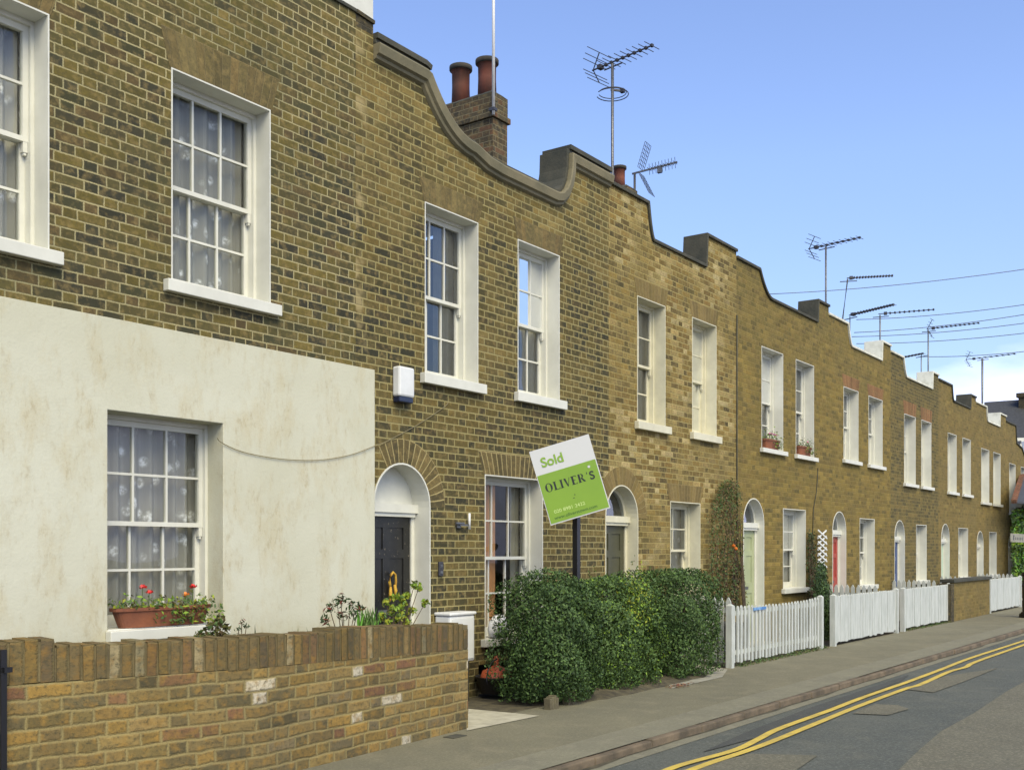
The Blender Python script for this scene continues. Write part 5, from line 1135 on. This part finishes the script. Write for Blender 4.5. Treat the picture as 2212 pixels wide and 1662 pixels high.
# Didone capitals: thick stems, hairline serifs
m = MB(); U0, V0, LW, LH = 0.085, 0.60, 0.098, 0.115; slope = 0.0
def stem(u, v0, v1, w_): poly(m, [(u, v1), (u + w_, v1), (u + w_, v0), (u, v0)])
def ringp(cu, cv, ru, rv, t0, t1, a0=0, a1=360, n_=22):
    for i in range(n_):
        p, q_ = R(a0 + (a1 - a0) * i / n_), R(a0 + (a1 - a0) * (i + 1) / n_)
        f_ = lambda a, k_: (cu + (ru - (t0 + (t1 - t0) * abs(math.cos(a))) * k_) * math.cos(a), cv - (rv - 0.008 * k_) * math.sin(a))
        poly(m, [f_(p, 1), f_(p, 0), f_(q_, 0), f_(q_, 1)])
vb, vt_ = 0.575, 0.465
x_ = 0.085; ringp(x_ + 0.06, (vb + vt_) / 2, 0.06, 0.058, 0.006, 0.032)
x_ = 0.222; stem(x_ + 0.012, vt_, vb, 0.03); poly(m, [(x_, vb), (x_ + 0.095, vb), (x_ + 0.095, vb - 0.008), (x_, vb - 0.008)]); poly(m, [(x_, vt_ + 0.006), (x_ + 0.055, vt_ + 0.006), (x_ + 0.055, vt_), (x_, vt_)]); poly(m, [(x_ + 0.088, vb), (x_ + 0.097, vb), (x_ + 0.097, vb - 0.035)])
x_ = 0.330; stem(x_ + 0.012, vt_, vb, 0.03); poly(m, [(x_, vb), (x_ + 0.054, vb), (x_ + 0.054, vb - 0.006), (x_, vb - 0.006)]); poly(m, [(x_, vt_ + 0.006), (x_ + 0.054, vt_ + 0.006), (x_ + 0.054, vt_), (x_, vt_)])
x_ = 0.395; poly(m, [(x_ + 0.05, vb), (x_ + 0.066, vb), (x_ + 0.042, vt_), (x_ + 0.008, vt_)]); poly(m, [(x_ + 0.056, vb), (x_ + 0.064, vb), (x_ + 0.108, vt_), (x_ + 0.1, vt_)])
x_ = 0.520; stem(x_ + 0.01, vt_, vb, 0.032)
for v_ in (vb, vt_ + 0.008): poly(m, [(x_, v_), (x_ + 0.09, v_), (x_ + 0.09, v_ - 0.008), (x_, v_ - 0.008)])
poly(m, [(x_ + 0.04, 0.524), (x_ + 0.07, 0.524), (x_ + 0.07, 0.517), (x_ + 0.04, 0.517)]); poly(m, [(x_ + 0.08, vb), (x_ + 0.09, vb), (x_ + 0.09, vb - 0.03), (x_ + 0.084, vb - 0.008)]); poly(m, [(x_ + 0.08, vt_ + 0.008), (x_ + 0.09, vt_ + 0.03), (x_ + 0.09, vt_)])
x_ = 0.630; stem(x_ + 0.01, vt_, vb, 0.032); ringp(x_ + 0.052, vt_ + 0.029, 0.042, 0.029, 0.004, 0.024, -90, 90, 12); poly(m, [(x_ + 0.085, vb), (x_ + 0.118, vb), (x_ + 0.075, 0.522), (x_ + 0.045, 0.522)]); poly(m, [(x_, vb), (x_ + 0.052, vb), (x_ + 0.052, vb - 0.006), (x_, vb - 0.006)])
poly(m, [(0.783, 0.495), (0.792, 0.495), (0.80, 0.468), (0.784, 0.468)])
m.build('name_lettering', 'ink_black', panel)
m = MB()                                          # small white star
for i in range(8):
    a = R(45 * i); poly(m, [(0.855 + 0.006 * math.cos(a - 1.57), 0.408 + 0.005 * math.sin(a - 1.57)), (0.855 + 0.034 * math.cos(a), 0.408 + 0.027 * math.sin(a)), (0.855 + 0.006 * math.cos(a + 1.57), 0.408 + 0.005 * math.sin(a + 1.57))], 0.0115)
poly(m, [(0.855 + 0.02 * math.cos(R(60 * i)), 0.408 + 0.016 * math.sin(R(60 * i))) for i in range(6)], 0.0118)
m.build('star', 'sign_white', panel)
text('S', 0.822, 0.575, bh * 0.150, 'ink_black', 'name_lettering', 1.0, bold=0.02)
text('020 8981 2422', 0.11, 0.865, bh * 0.062, 'ink_pale', 'phone_lettering', 1.12)
text('www.oliverstown.com', 0.09, 0.945, bh * 0.062, 'ink_dark_green', 'web_lettering', 1.02, bold=0.01)
m = MB(); poly(m, [(0.50, 0.71), (0.52, 0.71), (0.515, 0.69)]); poly(m, [(0.46, 0.745), (0.50, 0.745), (0.49, 0.733)]); m.build('printed_mark', 'ink_black', panel)
m = MB(); pb0 = P(1246, 1230, -0.88); pbt = P(1246, 1110, -0.88); m.box(pb0.x - 0.032, pb0.x + 0.032, -0.905, -0.845, 0.0, pbt.z + 0.45); m.build('post', 'black_plastic', bs)

# ---------------------------------------------------------------- far end of the street
fa = D3(2143, 905, 56); fb = D3(2300, 905, 56)
t = thing('corner_house', (fa.x, fa.y, 0), 'dark slate roofed house with red brick at the far street corner', 'house')
def R3(px, py, dd): return D3(px, py, dd)
m = MB(); a0, a1, a2, a3 = R3(2126, 876, 58), R3(2330, 862, 58), R3(2330, 985, 52), R3(2150, 985, 52)
def thick(mb, pts, v): pts = [Vector(p) for p in pts]; mb.hexa([*pts, *[p + v for p in pts]])
thick(m, [a3, a2, a1, a0], Vector((0, 0, 0.2))); m.build('roof', 'slate', t)
m = MB(); c = R3(2216, 850, 57); m.box(c.x - 0.3, c.x + 0.7, c.y - 1.2, c.y + 0.3, c.z - 2.5, c.z - 0.2); m.box(c.x - 0.4, c.x + 0.8, c.y - 1.3, c.y + 0.4, c.z - 0.2, c.z + 0.02); m.build('chimney', 'brick_sooty', t)
m = MB(); p0, p1 = R3(2162, 985, 52.5), R3(2330, 985, 52.5); dv = (p1 - p0); dv.z = 0; dv.normalize(); bk = Vector((-dv.y, dv.x, 0)); bk = bk if bk.dot(fwd) > 0 else -bk
q0 = Vector((p0.x, p0.y, 0)); q1 = Vector((p1.x, p1.y, 0)); m.hexa([q0, q1, q1 + bk * 6, q0 + bk * 6, p0, p1, p1 + bk * 6, p0 + bk * 6]); m.build('walls', 'brick_red', t)
for (pa_, pb2, pc_, pd_) in (((2197, 945), (2240, 945), (2240, 985), (2206, 985)), ((2199, 1003), (2214, 1003), (2214, 1068), (2199, 1068))):
    m = MB(); ps = [R3(*p, 51.5) for p in (pa_, pb2, pc_, pd_)]; thick(m, ps, bk * 0.15); wo_ = m.build('window', 'white_paint', t)
    ce = sum(ps, Vector()) / 4; m = MB(); thick(m, [ce + (p - ce) * 0.62 - bk * 0.02 for p in ps], bk * 0.01); m.build('pane', 'glass', wo_)
t = thing('porch_canopy', P(2200, 1085, -0.4), 'small dark sloping porch roof with red edge at the far end', 'porch')
m = MB(); yb = -0.02; a0, a1, a2, a3 = P(2190, 1085, -0.8), P(2290, 1098, -0.8), P(2290, 1030, yb), P(2208, 1028, yb)
thick(m, [a0, a1, a2, a3], Vector((0, 0, 0.06))); m.build('roof', 'slate', t)
m = MB(); m.bar(a0 + Vector((0, 0, 0.03)), a3 + Vector((0, 0, 0.03)), 0.14, 0.10); m.build('verge', 'brick_red', t)
t = thing('street_sign', P(2184, 1100, -0.85), 'grey street sign plate with dark lettering cut off by the picture edge', 'sign')
m = MB(); a, b_ = P(2182, 1080, -0.9), P(2290, 1104, -0.9); m.box(a.x, b_.x, -0.93, -0.90, 1.80, 2.04); m.build('plate', 'concrete', t)
m = MB(); m.box(a.x + 0.25, a.x + 0.32, -0.936, -0.9301, 1.86, 1.99); m.box(a.x + 0.32, a.x + 0.42, -0.936, -0.9301, 1.965, 1.985); m.box(a.x + 0.32, a.x + 0.42, -0.936, -0.9301, 1.91, 1.93); m.box(a.x + 0.32, a.x + 0.42, -0.936, -0.9301, 1.86, 1.88)
for k_ in range(1, 6): m.box(a.x + 0.35 + 0.22 * k_, a.x + 0.41 + 0.22 * k_, -0.936, -0.9301, 1.86, 1.94)
m.build('lettering', 'ink_black', t)
m = MB(); a, b_ = P(2184, 1073, 0), P(2190, 1096, 0); m.box(a.x, a.x + 0.12, -0.30, -0.01, b_.z, a.z); tag(m.build('bracket_box', 'white_paint'), 'white boxed bracket projecting from the wall beside the far sign', 'bracket')
climber('bright green ivy mass covering the far end of the terrace', [(1104, 2189, 2235), (1150, 2188, 2235), (1200, 2189, 2235), (1250, 2188, 2235)], -0.05, 6000, ['lf_mid', 'lf_lime', 'lf_dark', 'lf_bright'], [3, 2, 2, 1.5], 71, 0.06, name='ivy', thick=0.35)
g_ = G(2221, 1334); t = thing('bollard', (g_.x + 0.2, g_.y, 0), 'black bollard at the picture edge by the farthest fence', 'bollard')
m = MB(); m.lathe((g_.x + 0.22, g_.y, 0), [(0.24, 0), (0.24, 0.08), (0.17, 0.14), (0.16, 0.95), (0.19, 0.97), (0.19, 1.03), (0.1, 1.1), (0.02, 1.14)], 16); m.build('shaft', 'black_plastic', t, smooth=True)
m = MB(); m.lathe((g_.x + 0.22, g_.y, 0), [(0.175, 0.72), (0.178, 0.74), (0.178, 0.78), (0.175, 0.80)], 16); m.build('band', 'alu_dark', t)
